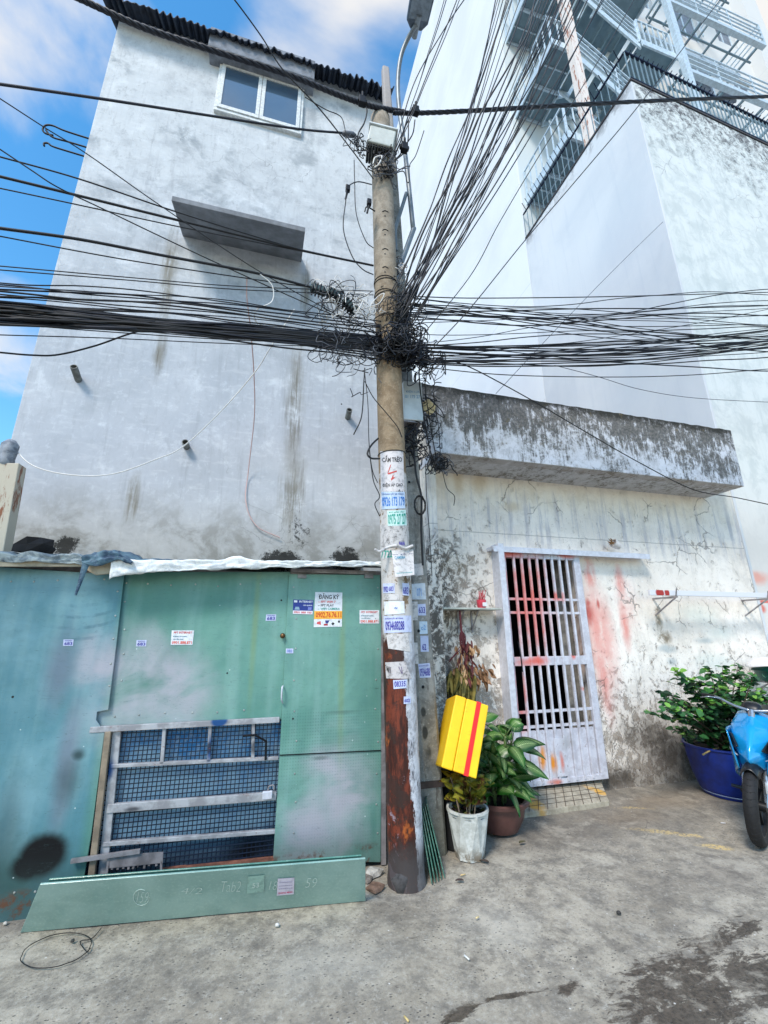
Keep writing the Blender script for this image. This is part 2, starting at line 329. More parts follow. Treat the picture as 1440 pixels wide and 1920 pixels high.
# window
M_PAINT = plain('peeling_white_paint', C(212, 216, 216), .55, 0, .18, 30)
def mat_glass_win():
    m = Mat('sky_reflecting_glass'); n = m.noise(2, 3, .5); return m.done(m.mix(n, C(50, 72, 92), C(74, 98, 118)), .06, 0, m.noise(1.5, 2), .05, .02, .9, Coat_Weight=1.0, Coat_Roughness=.03)
M_WG = mat_glass_win()
wx0, wx1, wz0, wz1 = -1.13, .055, 8.48, 9.50
win = MB().box(wx0, wx1, YL-.05, YL+.02, wz1-.07, wz1).box(wx0, wx1, YL-.05, YL+.02, wz0, wz0+.05).box(wx0, wx0+.035, YL-.05, YL+.02, wz0+.05, wz1-.07).box(wx1-.035, wx1, YL-.05, YL+.02, wz0+.05, wz1-.07).build('window', M_PAINT, house, bevel=.004)
xm = (wx0+wx1)/2
for a, b in ((wx0+.037, xm-.003), (xm+.003, wx1-.037)):
    z0, z1 = wz0+.052, wz1-.072
    MB().box(a, b, YL-.065, YL-.03, z1-.06, z1).box(a, b, YL-.065, YL-.03, z0, z0+.06).box(a, a+.05, YL-.065, YL-.03, z0+.06, z1-.06).box(b-.05, b, YL-.065, YL-.03, z0+.06, z1-.06).build('sash', M_PAINT, win, bevel=.003)
    MB().box(a+.05, b-.05, YL-.05, YL-.042, z0+.06, z1-.06).build('pane', M_WG, win)
M_PVC = plain('stained_drain_pipe', C(120, 122, 118), .6, 0, .4, 12)
for px, py, l in ((147, 712, .16), (350, 838, .1), (652, 783, .12)):
    x, z = PZ(px, py, YL)
    pm = MB(); ax = Matrix.Rotation(R(68 if px != 350 else 84), 3, 'X')
    pm.lathe([(.034, -.05), (.034, l), (.027, l), (.027, .02), (0, .02)], (x, YL, z), 16, ax); pm.build('drain_pipe', M_PVC, house, smooth='auto')
M_BLKM = plain('black_iron', C(30, 32, 36), .55, .6, .3)
for pts in (((320, 515), (250, 493), (200, 472), (172, 470), (160, 485), (170, 500), (200, 508)), ((316, 549), (260, 533), (205, 518), (185, 505), (172, 487)), ((306, 582), (240, 563), (195, 548), (180, 537), (165, 538), (166, 548))):
    P = [oY(x/2, y/2, 4.66) for x, y in pts]; P[0] += V((.2, 0, -.02))
    MB().tube(spline(P, 5), .011, 6).build('iron_hook', M_BLKM, house, smooth=True)

# ------------------------------------------------------------------ small mossy house on the right with the gate
YR = 4.32; HX0, HX1 = 1.62, 6.34; CX1 = 5.86
gx0, gx1, gz0, gz1 = 2.62, 3.56, .13, 2.44
def mat_h2():
    m = Mat('peeling_plaster'); a = m.noise(1.1, 7, .65, .5); b = m.noise(4.2, 9, .74, .4); f = m.noise(38, 5, .75)
    col = m.mix(m.ss(a, .35, .65), C(232, 223, 212), C(247, 240, 231)); col = m.mix(m.mul(m.ss(b, .46, .62), .4), col, C(198, 191, 182))
    # peeled-through patches show grey-brown render; denser low and left
    low = m.ss(m.z, 1.9, .15); left = m.ss(m.x, 2.9, 1.8); pe = m.noise(9.5, 10, .82, .5, m.vec(1, 1, .8, off=(1, 4, 2)))
    thr = m.add(m.mul(low, .10), m.mul(m.mul(left, m.ss(m.z, 2.75, 2.3)), .10)); pm_ = m.ss(m.add(pe, thr), .585, .635)
    col = m.mix(m.mul(pm_, .72), col, m.mix(m.ss(b, .4, .6), C(124, 108, 94), C(160, 148, 134)))
    fl = m.ss(m.add(m.noise(24, 8, .85, 1.0, m.vec(1, 1, .7)), m.mul(low, .07)), .635, .665); col = m.mix(m.mul(fl, .85), col, C(72, 62, 56)); fl2 = m.ss(m.add(m.noise(15, 9, .85, .6, m.vec(1, 1, .8, off=(6, 6, 6))), m.mul(low, .05)), .60, .63); col = m.mix(m.mul(fl2, .7), col, C(150, 132, 116)); fl3 = m.ss(m.noise(19, 9, .85, .6, m.vec(off=(1, 6, 3))), .58, .62); col = m.mix(m.mul(fl3, .7), col, C(244, 242, 240))
    bl = lambda px, py, rx, rz, so=.85, an=0, wob=.3: m.blob(*PZ(px, py, YR), rx, rz, so, an, 'xz', wob)
    col = m.mix(m.mul(m.mul(m.ss(m.x, 2.25, 1.7), m.ss(pe, .46, .54)), m.ss(m.z, 2.7, 2.4, 0, .75)), col, C(52, 52, 50))
    up = m.ss(m.z, 2.62, 2.74); cream = m.mix(m.ss(b, .4, .65), C(240, 234, 222), C(224, 216, 202)); col = m.mix(m.mul(m.ss(m.z, 2.85, 3.15), .8), col, cream)
    st = m.noise(7, 7, .7, 0, m.vec(1.8, 1, .14)); band = m.mul(m.ss(m.z, 2.35, 2.75), m.ss(m.z, 3.45, 2.95)); col = m.mix(m.mul(m.mul(m.ss(st, .47, .62), band), .55), col, C(172, 172, 184))
    col = m.mix(m.mul(m.ss(st, .55, .7), .2), col, C(150, 146, 142))
    tan = m.mx(bl(900, 905, .16, .25), bl(860, 900, .1, .3), bl(960, 950, .2, .1)); col = m.mix(m.mul(tan, .5), col, C(196, 172, 134))
    ol = m.mx(bl(855, 1060, .22, .12), bl(1245, 1195, .16, .1, .6), bl(1235, 1160, .07, .25)); col = m.mix(m.mul(m.mul(ol, m.ss(pe, .4, .52)), .8), col, C(128, 114, 92))
    rr = m.mx(m.mul(bl(1125, 1190, .28, .85, .95, .0, .2), .75), bl(1105, 1075, .12, .3, .9, .0, .2), bl(1115, 1170, .13, .5, .95, .0, .2), bl(1132, 1270, .13, .65, .95, .05, .2), bl(1163, 1090, .10, .3, .9, .0, .2), bl(1172, 1170, .11, .4, .95, 0, .2)); 
    col = m.mix(m.mul(m.mul(rr, m.ss(m.add(m.mul(b, .5), m.mul(st, .5)), .34, .52)), .85), col, C(222, 134, 122)); wash = m.mx(bl(1125, 1200, .34, 1.0, .95, .0, .12), m.mul(bl(1175, 1130, .25, .5, .95, .0, .12), .7)); col = m.mix(m.mul(m.mul(wash, m.ss(pe, .36, .55)), .6), col, C(234, 176, 166)); rd = m.mx(bl(1102, 1132, .06, .09), bl(1122, 1134, .03, .09), bl(1103, 1150, .09, .2)); col = m.mix(m.mul(rd, .8), col, C(186, 66, 56))
    bu = m.mx(bl(1250, 1215, .22, .07, .8, 0, .3), bl(1320, 1200, .25, .06, .9), bl(1260, 1240, .12, .08, .9)); col = m.mix(m.mul(bu, .45), col, C(92, 134, 150))
    gn = m.mx(bl(1310, 1150, .55, .22, .95), bl(1350, 1185, .45, .15, .95), bl(1340, 1240, .4, .15, .7)); col = m.mix(m.mul(gn, .35), col, C(204, 222, 218))
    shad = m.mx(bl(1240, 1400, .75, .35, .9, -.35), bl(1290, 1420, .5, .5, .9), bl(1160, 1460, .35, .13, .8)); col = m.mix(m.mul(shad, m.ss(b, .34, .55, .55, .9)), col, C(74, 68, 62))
    cl = m.crack(2.6, .02, 3, (.52, .58)); col = m.mix(m.mul(cl, .6), col, C(96, 90, 84))
    gr = m.ss(m.z, .35, .02); col = m.mix(m.mul(gr, .6), col, C(98, 90, 82))
    jn = m.ss(m.op('ABSOLUTE', m.sub(m.z, m.add(2.685, m.mul(m.sub(b, .5), .02)))), .008, .003); col = m.mix(m.mul(jn, .45), col, C(110, 108, 106))
    h = m.sub(m.add(m.mul(b, .5), m.mul(f, .2)), m.add(m.mul(pm_, .55), m.mul(cl, .3)))
    return m.done(col, .88, 0, h, .6, .02, .2)
def mat_parapet():
    m = Mat('mossy_concrete'); b = m.noise(7, 10, .82, .4); c = m.noise(1.6, 6, .6); st = m.noise(17, 9, .8, 0, m.vec(1.6, 1, .24)); f = m.noise(30, 5, .75)
    g_ = m.ss(m.z, 3.35, 4.15); mask = m.ss(m.add(m.add(m.mul(st, .5), m.mul(b, .5)), m.add(m.mul(g_, .10), m.mul(m.sub(c, .5), .30))), .50, .585)
    lt = m.mix(m.ss(b, .4, .6), C(220, 222, 230), C(192, 194, 200)); dk = m.mix(m.ss(f, .4, .6), C(56, 56, 54), C(108, 105, 98))
    col = m.mix(m.mul(mask, .86), lt, dk); top = m.ss(m.add(m.z, m.mul(m.sub(b, .5), .35)), 4.03, 4.15); col = m.mix(m.mul(top, .85), col, C(46, 47, 44))
    col = m.mix(m.mul(m.ss(m.noise(9, 6, .7, 0, m.vec(off=(7, 1, 1))), .6, .7), .6), col, C(120, 108, 78))
    dr = m.ss(m.noise(18, 6, .7, 0, m.vec(1.5, 1, .1, off=(3, 0, 0))), .60, .70); col = m.mix(m.mul(dr, .45), col, C(66, 66, 68))
    soff = m.ss(m.z, 3.385, 3.372); col = m.mix(m.mul(soff, .7), col, C(150, 140, 128))
    return m.done(col, .9, 0, m.add(b, m.mul(f, .4)), .5, .02, .15)
M_H2 = mat_h2(); M_PAR = mat_parapet()
h2 = empty('small_house', (4, YR+2.5, 0), 'low single storey house with peeling plaster, a barred gate and a mossy concrete parapet', 'house')
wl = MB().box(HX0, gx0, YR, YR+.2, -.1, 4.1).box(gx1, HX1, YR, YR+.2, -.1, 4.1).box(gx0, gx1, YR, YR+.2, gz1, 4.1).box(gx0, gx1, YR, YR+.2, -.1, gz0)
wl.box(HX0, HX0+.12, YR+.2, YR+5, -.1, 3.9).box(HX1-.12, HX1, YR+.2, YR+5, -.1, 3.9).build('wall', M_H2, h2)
pb = MB(); nn = 90
poly = [(1.40+(CX1-1.40)*i/nn, 3.8, 4.17+.012*mnoise.noise(V((i*.4, 0, 0)))) for i in range(nn+1)]
lo = [(1.60+(CX1-.01-1.60)*i/nn, 3.8, 3.375+.006*mnoise.noise(V((i*.5, 5, 0)))) for i in range(nn+1)]
pb.prism(lo+poly[::-1], (0, .14, 0)); pb.box(1.62, CX1-.005, 3.941, YR+.06, 3.378, 3.47).box(CX1-.14, CX1-.004, 3.941, 6.4, 3.471, 4.165).box(1.6, CX1-.15, YR+.07, 8.2, 3.6, 3.8)
pb.build('parapet', M_PAR, h2, bevel=.008)
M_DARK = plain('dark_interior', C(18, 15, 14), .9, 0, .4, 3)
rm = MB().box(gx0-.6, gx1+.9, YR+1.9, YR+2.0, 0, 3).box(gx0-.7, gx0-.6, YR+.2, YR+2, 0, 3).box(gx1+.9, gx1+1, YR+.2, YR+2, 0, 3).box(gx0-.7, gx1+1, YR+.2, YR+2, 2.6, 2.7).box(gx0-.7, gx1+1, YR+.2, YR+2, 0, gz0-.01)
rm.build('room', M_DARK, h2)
cu = MB()
cu.grid(lambda u, v: (3.50+u*.4, YR+.34+.035*math.sin(u*21+v), .25+v*2.4), 50, 6, False)
cu.build('curtain', plain('grey_curtain', C(168, 164, 158), .9, 0, .35, 9), h2, smooth=True, solid=.004)
MB().box(2.50, 2.60, YR-.012, YR+.01, .1, 2.5).build('door_jamb', plain('cream_jamb', C(214, 208, 192), .8, 0, .25, 14), h2)

# gate (slides on the outside of the wall)
def mat_gate():
    m = Mat('pale_gate_paint'); n = m.noise(9, 6, .7); col = m.mix(m.ss(n, .4, .62), C(206, 208, 218), C(184, 184, 194))
    G = lambda px, py, rx, rz, so=.9: m.blob(*PZ(px, py, 4.24), rx, rz, so, 0, 'xz', .3, 6)
    rd = m.mx(m.mul(G(990, 1130, .42, .85), .85), G(955, 1038, .22, .12), G(1060, 1042, .16, .06), G(945, 1090, .05, .3), G(1000, 1110, .14, .28), G(1010, 1175, .12, .4), G(1000, 1240, .3, .08), G(975, 1300, .1, .5), G(1045, 1120, .14, .1), G(1072, 1230, .05, .05))
    col = m.mix(m.mul(rd, .85), col, C(214, 78, 52)); org = m.mx(G(1015, 1420, .06, .16), G(1035, 1430, .05, .14)); col = m.mix(org, col, C(222, 142, 40))
    rd2 = m.mx(G(1050, 1425, .035, .12), G(1040, 1465, .14, .04), G(1090, 1290, .03, .03)); col = m.mix(m.mul(rd2, .85), col, C(204, 112, 92))
    gy = G(1062, 1390, .13, .13); col = m.mix(m.mul(gy, .6), col, C(150, 150, 152))
    rust = m.mul(m.ss(m.noise(20, 6, .8), .60, .66), m.ss(m.z, 1.6, .2, .3, 1)); col = m.mix(m.mul(rust, .8), col, C(112, 74, 56))
    return m.done(col, .45, 0, n, .2, .004, .5)
M_GATE = mat_gate()
YG = 4.24
gate = empty('sliding_gate', (3.08, YG, .1), 'pale lilac barred sliding gate stained with red and orange spray paint', 'gate')
def gX(px, py): return oY(px, py, YG).x
def gZ(px, py): return oY(px, py, YG).z
ax0, ax1 = gX(934, 1031), gX(1083, 1038); zt = gZ(1000, 1034); zb = .13
sL = ax0; sR = ax1
fr = MB().box(sL, sL+.075, YG-.02, YG+.02, zb, zt).box(sR-.085, sR, YG-.02, YG+.02, zb, zt).box(sL+.075, sR-.085, YG-.02, YG+.02, zt-.085, zt).box(sL+.075, sR-.085, YG-.02, YG+.02, zb, zb+.05)
mz = gZ(1020, 1239); fr.box(sL+.075, sR-.085, YG-.02, YG+.02, mz-.045, mz+.045); fr.build('frame', M_GATE, gate, bevel=.004)
for py in (1124, 1149, 1333, 1361):
    z = gZ(1030, py); MB().box(sL+.075, sR-.085, YG+.001, YG+.019, z-.013, z+.013).build('rail', M_GATE, gate)
pz = gZ(1060, 1366)
nb = 8
for k in range(nb):
    x = sL+.075+(sR-.085-sL-.075)*(k+1)/(nb+1)
    MB().box(x-.0125, x+.0125, YG-.028, YG-.003, zb+.02, zt-.03).build('bar', M_GATE, gate, bevel=.002)
pl = MB(); k = 0; x = sL+.075
while x < sR-.09:
    w2 = (sR-.085-sL-.075)/9; pl.box(x+.017, x+w2-.017, YG-.012, YG+.016, zb+.05, pz); x += w2
pl.build('kick_plate', M_GATE, gate)
MB().box(gX(1036, 1400), gX(1056, 1400), YG-.032, YG-.029, gZ(1045, 1455), gZ(1045, 1383)).build('patch_plate', M_GATE, gate, bevel=.002)
MB().tube([(sL+.03, YG-.02, mz-.02), (sL+.03, YG-.05, mz-.02)], .022, 12).build('lock', M_BLKM, gate)
MB().tube(spline([(sL+.13, YG-.03, mz+.2), (sL+.125, YG-.06, mz+.1), (sL+.14, YG-.05, mz-.1)], 6), .006, 6).build('handle', M_BLKM, gate)
M_ALU = plain('pale_aluminium', C(208, 210, 220), .4, .2, .12, 20)
frm = MB().box(2.445, 2.515, 4.16, YR+.01, .1, 2.535); frm.build('gate_post', M_ALU, h2, bevel=.004)
a_, b_ = oY(922, 1025, 4.2), oY(1214, 1041, 4.2)
MB().box(a_.x, b_.x, 4.17, YR+.005, a_.z-.035, a_.z+.004).box(a_.x, b_.x, 4.165, 4.169, a_.z-.06, a_.z).build('gate_track', M_ALU, h2, bevel=.003, label='pale metal track above the gate')
# gate step
def mat_ramp():
    m = Mat('ramp_concrete'); n = m.noise(12, 6, .7); col = m.mix(m.ss(n, .38, .62), C(176, 168, 150), C(146, 138, 122))
    y = m.mul(m.mx(m.blob(2.5, 4.08, .12, .2, .5, .3, 'xy', .3, 5), m.blob(3.3, 4.12, .06, .16, .5, .5, 'xy', .3, 5)), m.ss(n, .35, .5)); col = m.mix(m.mul(y, .8), col, C(214, 160, 50))
    return m.done(col, .85, 0, n, .4, .01)
rp = [oZ(975, 1532, .01), oZ(1143, 1508, .01), oZ(1125, 1462, .1), oZ(983, 1482, .1)]; rp[2].y = 4.30; rp[3].y = 4.30; rp[0].z = .04; rp[1].z = .04
ramp = empty('gate_ramp', ((rp[0]+rp[1]+rp[2]+rp[3])/4).to_tuple()[:2]+(0,), 'small sloping concrete ramp with a grooved grid below the gate', 'ramp')
MB().slab([p-V((0, 0, .06)) for p in rp], (0, 0, .06)).build('slab', mat_ramp(), ramp, bevel=.008)
gm = MB(); up_ = V((0, 0, .003))
for i in range(1, 10): t = i/10; gm.tube([rp[0].lerp(rp[1], t)+up_, rp[3].lerp(rp[2], t)+up_], .0035, 4)
for j in range(1, 5): t = j/5; gm.tube([rp[0].lerp(rp[3], t)+up_, rp[1].lerp(rp[2], t)+up_], .0016, 4)
gm.build('steel_mesh', plain('dark_mesh', C(74, 66, 58), .8), ramp)

# alley between the two houses: an added wall, coloured dark for the shade in the gap
MB().box(LX1+.01, HX0-.01, 5.1, 5.2, -.1, 3.55).build('added_gap_wall', plain('gap_shade_dark', C(58, 58, 60), .9, 0, .5, 5), bevel=.004, label='narrow added wall, coloured dark for the shade in the gap behind the two poles', cat='wall')
MB().box(1.60, 1.70, 4.06, 4.30, 2.35, 3.34).box(1.56, 1.71, 4.04, 4.31, 0, 2.349).build('pilaster', M_H2, h2, bevel=.006)
# ------------------------------------------------------------------ white block and the tower with the steel fire stairs
TX = 6.627; BZ = 12.64; YT = 8.368; YF = 6.499
def mat_block():
    m = Mat('white_block_plaster'); a = m.noise(.35, 6, .6, .6); b = m.noise(2.4, 8, .7, .4); f = m.noise(20, 5, .7)
    col = m.mix(m.ss(a, .35, .65), C(206, 210, 215), C(220, 222, 224)); 
    front = m.ss(m.x, TX+.02, TX+.06)
    fc = m.mix(m.ss(b, .42, .62), C(218, 223, 222), C(200, 207, 207)); st = m.noise(3.5, 7, .7, 0, m.vec(1.4, 1, .2)); fc = m.mix(m.mul(m.ss(st, .5, .68), .5), fc, C(188, 196, 197))
    sl = m.noise(6, 6, .7, 0, m.vec(1, 1.4, .08)); col = m.mix(m.mul(m.ss(sl, .5, .7), .22), col, C(188, 196, 206)); col = m.mix(front, col, fc)
    gsh = m.noise(.5, 4, .5, .3, m.vec(1, .6, .6, rot=(.8, 0, 0))); col = m.mix(m.mul(m.mul(m.ss(gsh, .5, .7), m.inv(front)), .15), col, C(198, 212, 222))
    mg = m.ss(m.add(m.z, m.mul(m.sub(b, .5), 5.5)), 10.4, 12.9); spot = m.ss(m.noise(7, 10, .84, .5), .45, .56); col = m.mix(m.mul(m.mul(mg, spot), m.mul(front, .95)), col, C(62, 60, 66))
    col = m.mix(m.mul(m.mul(m.ss(m.z, 12.2, 12.6), m.ss(b, .45, .6)), .6), col, C(84, 80, 84))
    cr = m.mul(m.crack(3.2, .03, 2, (.55, .62)), m.mul(front, m.ss(m.z, 8, 10.5))); col = m.mix(m.mul(cr, .4), col, C(126, 128, 138))
    warm = m.mul(m.ss(m.z, 4.2, 2.6), front); col = m.mix(m.mul(warm, .7), col, C(232, 222, 212))
    pk = m.mx(m.blob(*PZ(1420, 1085, 4.5), .35, .14, .8, 0, 'xz', .3), m.mul(m.blob(*PZ(1330, 760, 4.5), .1, .7, .9), .3)); col = m.mix(m.mul(m.mul(pk, front), .65), col, C(236, 138, 112))
    rd = m.mx(m.blob(*PZ(1425, 1142, 4.5), .16, .09, .6, 0, 'xz', .2), m.blob(*PZ(1432, 1128, 4.5), .3, .03, .6, 0, 'xz', .2)); col = m.mix(m.mul(m.mul(rd, front), .85), col, C(222, 92, 72))
    bk = m.blob(*PZ(1428, 1185, 4.5), .07, .16, .7, .1, 'xz', .2); col = m.mix(m.mul(bk, .9), col, C(52, 50, 56))
    dr = m.mx(m.mul(m.blob(TX, .9, 8, .9, .9), m.ss(b, .4, .6)), 0); col = m.mix(m.mul(m.mul(dr, front), .5), col, C(140, 136, 130))
    return m.done(col, .85, 0, m.sub(m.add(m.mul(b, .6), m.mul(f, .2)), cr), .3, .02, .2)
M_BLK = mat_block()
k = .043
bx = [(TX, 4.5), (22, 4.5+(22-TX)*k), (22, YT-.01), (TX, YT-.01)]
block = empty('white_block', (12, 6.4, 0), 'tall plain white plastered block whose mossy top corner rises behind the low house', 'building')
MB().prism([(x, y, -.1) for x, y in bx], (0, 0, BZ+.1)).build('wall', M_BLK, block, bevel=.01)
MB().prism([(TX-.02, 4.48, BZ+.001), (22, 4.48+(22-TX)*k, BZ+.001), (22, 4.62+(22-TX)*k, BZ+.001), (TX+.12, 4.62, BZ+.001), (TX+.12, YT-.02, BZ+.001), (TX-.02, YT-.02, BZ+.001)], (0, 0, .05)).build('coping', plain('dark_coping', C(64, 62, 66), .9), block)
M_DKB = plain('navy_iron', C(24, 34, 58), .5, .5, .3); M_WM = plain('pale_blue_steel', C(196, 212, 222), .45, .1, .15, 10); M_WM2 = plain('steel_soffit', C(120, 142, 152), .6, .1, .15, 4)
# security fence on the block's edge
fence = empty('security_fence', (TX, 4.5, BZ), 'dark iron security fence with spikes on top of the white block', 'fence')
c0 = oX(1168, 101, TX); e0 = oX(978, 404, TX); topz = c0.z; cy = 4.5; 
A = V((TX, 4.5, topz)); Bp = V((TX, YT-.05, topz)); Cc = V((22, 4.5+(22-TX)*k, topz))
fr = MB().bar(A, Bp, .035).bar(A, Cc, .05, .04).bar(A-V((0, 0, topz-BZ-.1)), Cc-V((0, 0, topz-BZ-.1)), .03); fr.build('rail', M_DKB, fence)
fb = MB(); n = 22
for i in range(n+1):
    p = A.lerp(Bp, i/n); fb.bar((p.x, p.y, BZ+.04), p, .014)
nb_ = 84
for i in range(nb_+1):
    p = A.lerp(Cc, i/nb_*.75); fb.bar((p.x, p.y, BZ+.04), p, .018)
fb.build('fence_bars', M_WM2, fence, kind='stuff')
sp_ = MB()
for i in range(1, 26):
    p = A.lerp(Bp, i/26); sp_.bar(p, p+V((-.16, -.05, .16)), .014)
for i in range(1, 90):
    p = A.lerp(Cc, i/120); sp_.bar(p, p+V((rnd.uniform(-.03, .03), -.07, rnd.uniform(.0, .03))), .012, .02)
sp_.build('spikes', M_DKB, fence, kind='stuff')

tower = empty('white_tower', (14, YT+6, 0), 'very tall white tower with steel fire stairs and balconies on its front', 'building')
M_TW = Mat('tower_plaster'); b_n = M_TW.noise(.3, 6, .6, .3); fz = M_TW.ss(M_TW.x, TX+.02, TX+.1)
cc_ = M_TW.mix(M_TW.ss(b_n, .35, .65), C(222, 224, 228), C(232, 234, 236)); cc_ = M_TW.mix(fz, cc_, M_TW.mix(M_TW.ss(M_TW.x, 12, 13), C(206, 214, 216), C(214, 214, 212)))
jz = M_TW.op('PINGPONG', M_TW.z, 3.7/2); cc_ = M_TW.mix(M_TW.mul(M_TW.ss(jz, .02, .005), .25), cc_, C(150, 160, 175))
M_TW = M_TW.done(cc_, .8, 0, M_TW.noise(8, 4, .6), .1, .01, .3)
tx1 = 21.1; TH = 35.5
ops = []   # window openings in the front wall
for lv in range(-1, 5):
    zf = 15.75+lv*3.7
    for (a, b, c, d) in ((13.2, 14.7, .9, 2.5), (15.9, 17.3, .0, 2.6), (18.4, 19.6, .9, 2.3)): ops.append((a, b, zf+c, zf+d))
tb = MB().box(TX, 20.1, YT+.25, 40, BZ-12.7, TH).box(20.1, tx1+.1, YT-.45, 40, 0, TH)
# front skin with openings, built as strips between window rows
xs_ = sorted({TX, 20.1}|{o[0] for o in ops}|{o[1] for o in ops}); zs_ = sorted({0, TH}|{o[2] for o in ops}|{o[3] for o in ops})
for i in range(len(xs_)-1):
    for j in range(len(zs_)-1):
        cx, cz = (xs_[i]+xs_[i+1])/2, (zs_[j]+zs_[j+1])/2
        if any(o[0] < cx < o[1] and o[2] < cz < o[3] for o in ops): continue
        tb.box(xs_[i], xs_[i+1], YT, YT+.249, zs_[j], zs_[j+1])
tb.build('wall', M_TW, tower)
M_SH = plain('grey_shutter', C(120, 128, 140), .6, 0, .3, 3)
for o in ops:
    if o[3] > 33: continue
    wf = MB().box(o[0], o[1], YT+.14, YT+.2, o[2], o[2]+.08).box(o[0], o[1], YT+.14, YT+.2, o[3]-.08, o[3]).box(o[0], o[0]+.08, YT+.14, YT+.2, o[2]+.08, o[3]-.08).box(o[1]-.08, o[1], YT+.14, YT+.2, o[2]+.08, o[3]-.08).box((o[0]+o[1])/2-.04, (o[0]+o[1])/2+.04, YT+.14, YT+.2, o[2]+.08, o[3]-.08)
    wf = wf.build('window', M_WM, tower); MB().box(o[0]+.08, o[1]-.08, YT+.16, YT+.18, o[2]+.08, o[3]-.08).build('pane', M_SH, wf)
LXa, LXb, MXa, MXb = 6.85, 7.76, 10.41, 11.75
def railing(m, pts, h, posts=True, bal=0, rails=(1,), t=.05):
    P = [V(p) for p in pts]; H = V((0, 0, h))
    for a, b in zip(P[:-1], P[1:]):
        for r_ in rails: m.bar(a+H*r_, b+H*r_, t*.8)
        n = max(1, int((b-a).length/bal)) if bal else 1
        for i in range(0 if a is P[0] else 1, n+1):
            p = a.lerp(b, i/n); m.bar(p, p+H, .03 if bal and 0 < i < n else t)
for lv in range(-1, 5):
    z = 14.18+lv*3.7+.0
    if lv == -1: continue
    # left landing with ribbed soffit
    MB().box(LXa, LXb, YF, YT-.003, z, z+.06).build('landing', M_WM2, tower)
    fbm = MB()
    for y in (YF, YT-.9, YT-.06): fbm.box(LXa, LXb, y, y+.05, z-.09, z-.001)
    fbm.box(LXa-.03, LXa, YF-.02, YT, z-.14, z+.1).box(LXb, LXb+.04, YF+.95, YT, z-.14, z+.1).box(LXa-.03, LXb, YF-.05, YF-.001, z-.15, z+.1)
    for i in range(1, 4): fbm.box(LXa, LXb, YF+i*.47, YF+i*.47+.03, z-.05, z-.001)
    fbm.box(LXa+.44, LXa+.47, YF+.05, YT-.1, z-.045, z-.002); lf = fbm.build('landing_frame', M_WM, tower)
    rb = MB(); railing(rb, [(LXb, YF, z+.1), (LXa, YF, z+.1), (LXa, YT-.05, z+.1)], 1.05, bal=.24, rails=(1, .05)); rb.build('railing', M_WM, tower)
    # flights: front one drops to the middle landing, back one comes up from it to the landing above
    zm = z-1.85
    for (y0, y1, za, zb2, front) in ((YF+.03, YF+.9, z+.06, zm+.06, 1), (YF+1.0, YT-.02, z-3.7+.06, zm+.06, 0)):
        sg = MB()
        for y in (y0, y1-.05):
            sg.hexa([(LXb, y, za-.26), (MXa, y, zb2-.26), (MXa, y+.05, zb2-.26), (LXb, y+.05, za-.26), (LXb, y, za+.02), (MXa, y, zb2+.02), (MXa, y+.05, zb2+.02), (LXb, y+.05, za+.02)])
        st_ = sg.build('stair_flight', M_WM, tower)
        td = MB(); n = 9
        for i in range(n):
            t = (i+.5)/n; x = LXb+(MXa-LXb)*t; zz = za+(zb2-za)*t; td.box(x-.13, x+.13, y0+.051, y1-.051, zz-.04, zz-.01).box(x-.13, x-.12, y0+.051, y1-.051, zz-.10, zz-.041)
        td.build('treads', M_WM2, st_)
        rl = MB(); yy = y0 if front else y1-.03; railing(rl, [(LXb+.05, yy, za), (MXa-.05, yy, zb2)], 1.0, bal=1.3, rails=(1, .72, .45, .2)); rl.build('handrail', M_WM, st_)
    MB().box(MXa, MXb, YF, YT-.003, zm, zm+.06).build('landing', M_WM2, tower)
    f2 = MB().box(MXa, MXb+.04, YF-.05, YF-.001, zm-.15, zm+.1).box(MXb, MXb+.04, YF, YT, zm-.14, zm+.1).box(MXa, MXb, YF+.9, YF+.94, zm-.09, zm-.001)
    f2.build('landing_frame', M_WM, tower)
    rb = MB(); railing(rb, [(MXa, YF, zm+.1), (MXb, YF, zm+.1), (MXb, YT-.05, zm+.1)], 1.05, bal=.22, rails=(1, .05)); rb.build('railing', M_WM, tower)
    # balcony to the right of the stairs
    zb3 = z+1.45+3.7-.4 if False else 19.35+(lv-1)*3.7
    MB().box(12.05, 17.0, YF, YF+.16, zb3, zb3+.16).box(12.05, 17.0, YF+.95, YF+1.25, zb3, zb3+.12).build('balcony', M_WM, tower)
    jb = MB()
    for i in range(6): jb.box(12.2+i*.92, 12.26+i*.92, YF+.161, YT-.004, zb3+.125, zb3+.2)
    jb.box(12.05, 17.0, YF+.55, YF+.60, zb3+.05, zb3+.12); jb.build('balcony_joists', M_WM2, tower)
    rb = MB(); railing(rb, [(12.1, YF+.03, zb3+.16), (17.0, YF+.03, zb3+.16), (17.0, YT-.2, zb3+.16)], 1.1, bal=1.6, rails=(1, .72, .5, .25)); rb.build('railing', M_WM, tower)
def mat_rust():
    m = Mat('rusty_white_column'); n = m.noise(6, 8, .75, .4, m.vec(1.5, 1.5, .35)); return m.done(m.mix(m.ss(n, .52, .6), C(226, 216, 208), C(168, 110, 82)), .6, 0, n, .3, .01)
rc = oY(1093, 240, YF); MB().box(rc.x-.13, rc.x+.1, YF-.28, YF-.06, BZ+.06, TH).build('column', mat_rust(), tower, label='rust streaked white steel column')
MB().box(11.8, 12.02, YF-.2, YF-.052, BZ+.06, TH).build('column', M_WM, tower)
MB().tube([(14.2, YT-.9, BZ), (14.2, YT-.9, BZ+1.9), (14.2, YT-1.1, BZ+2.2)], .3, 14).build('water_tank', M_WM, tower, smooth='auto')
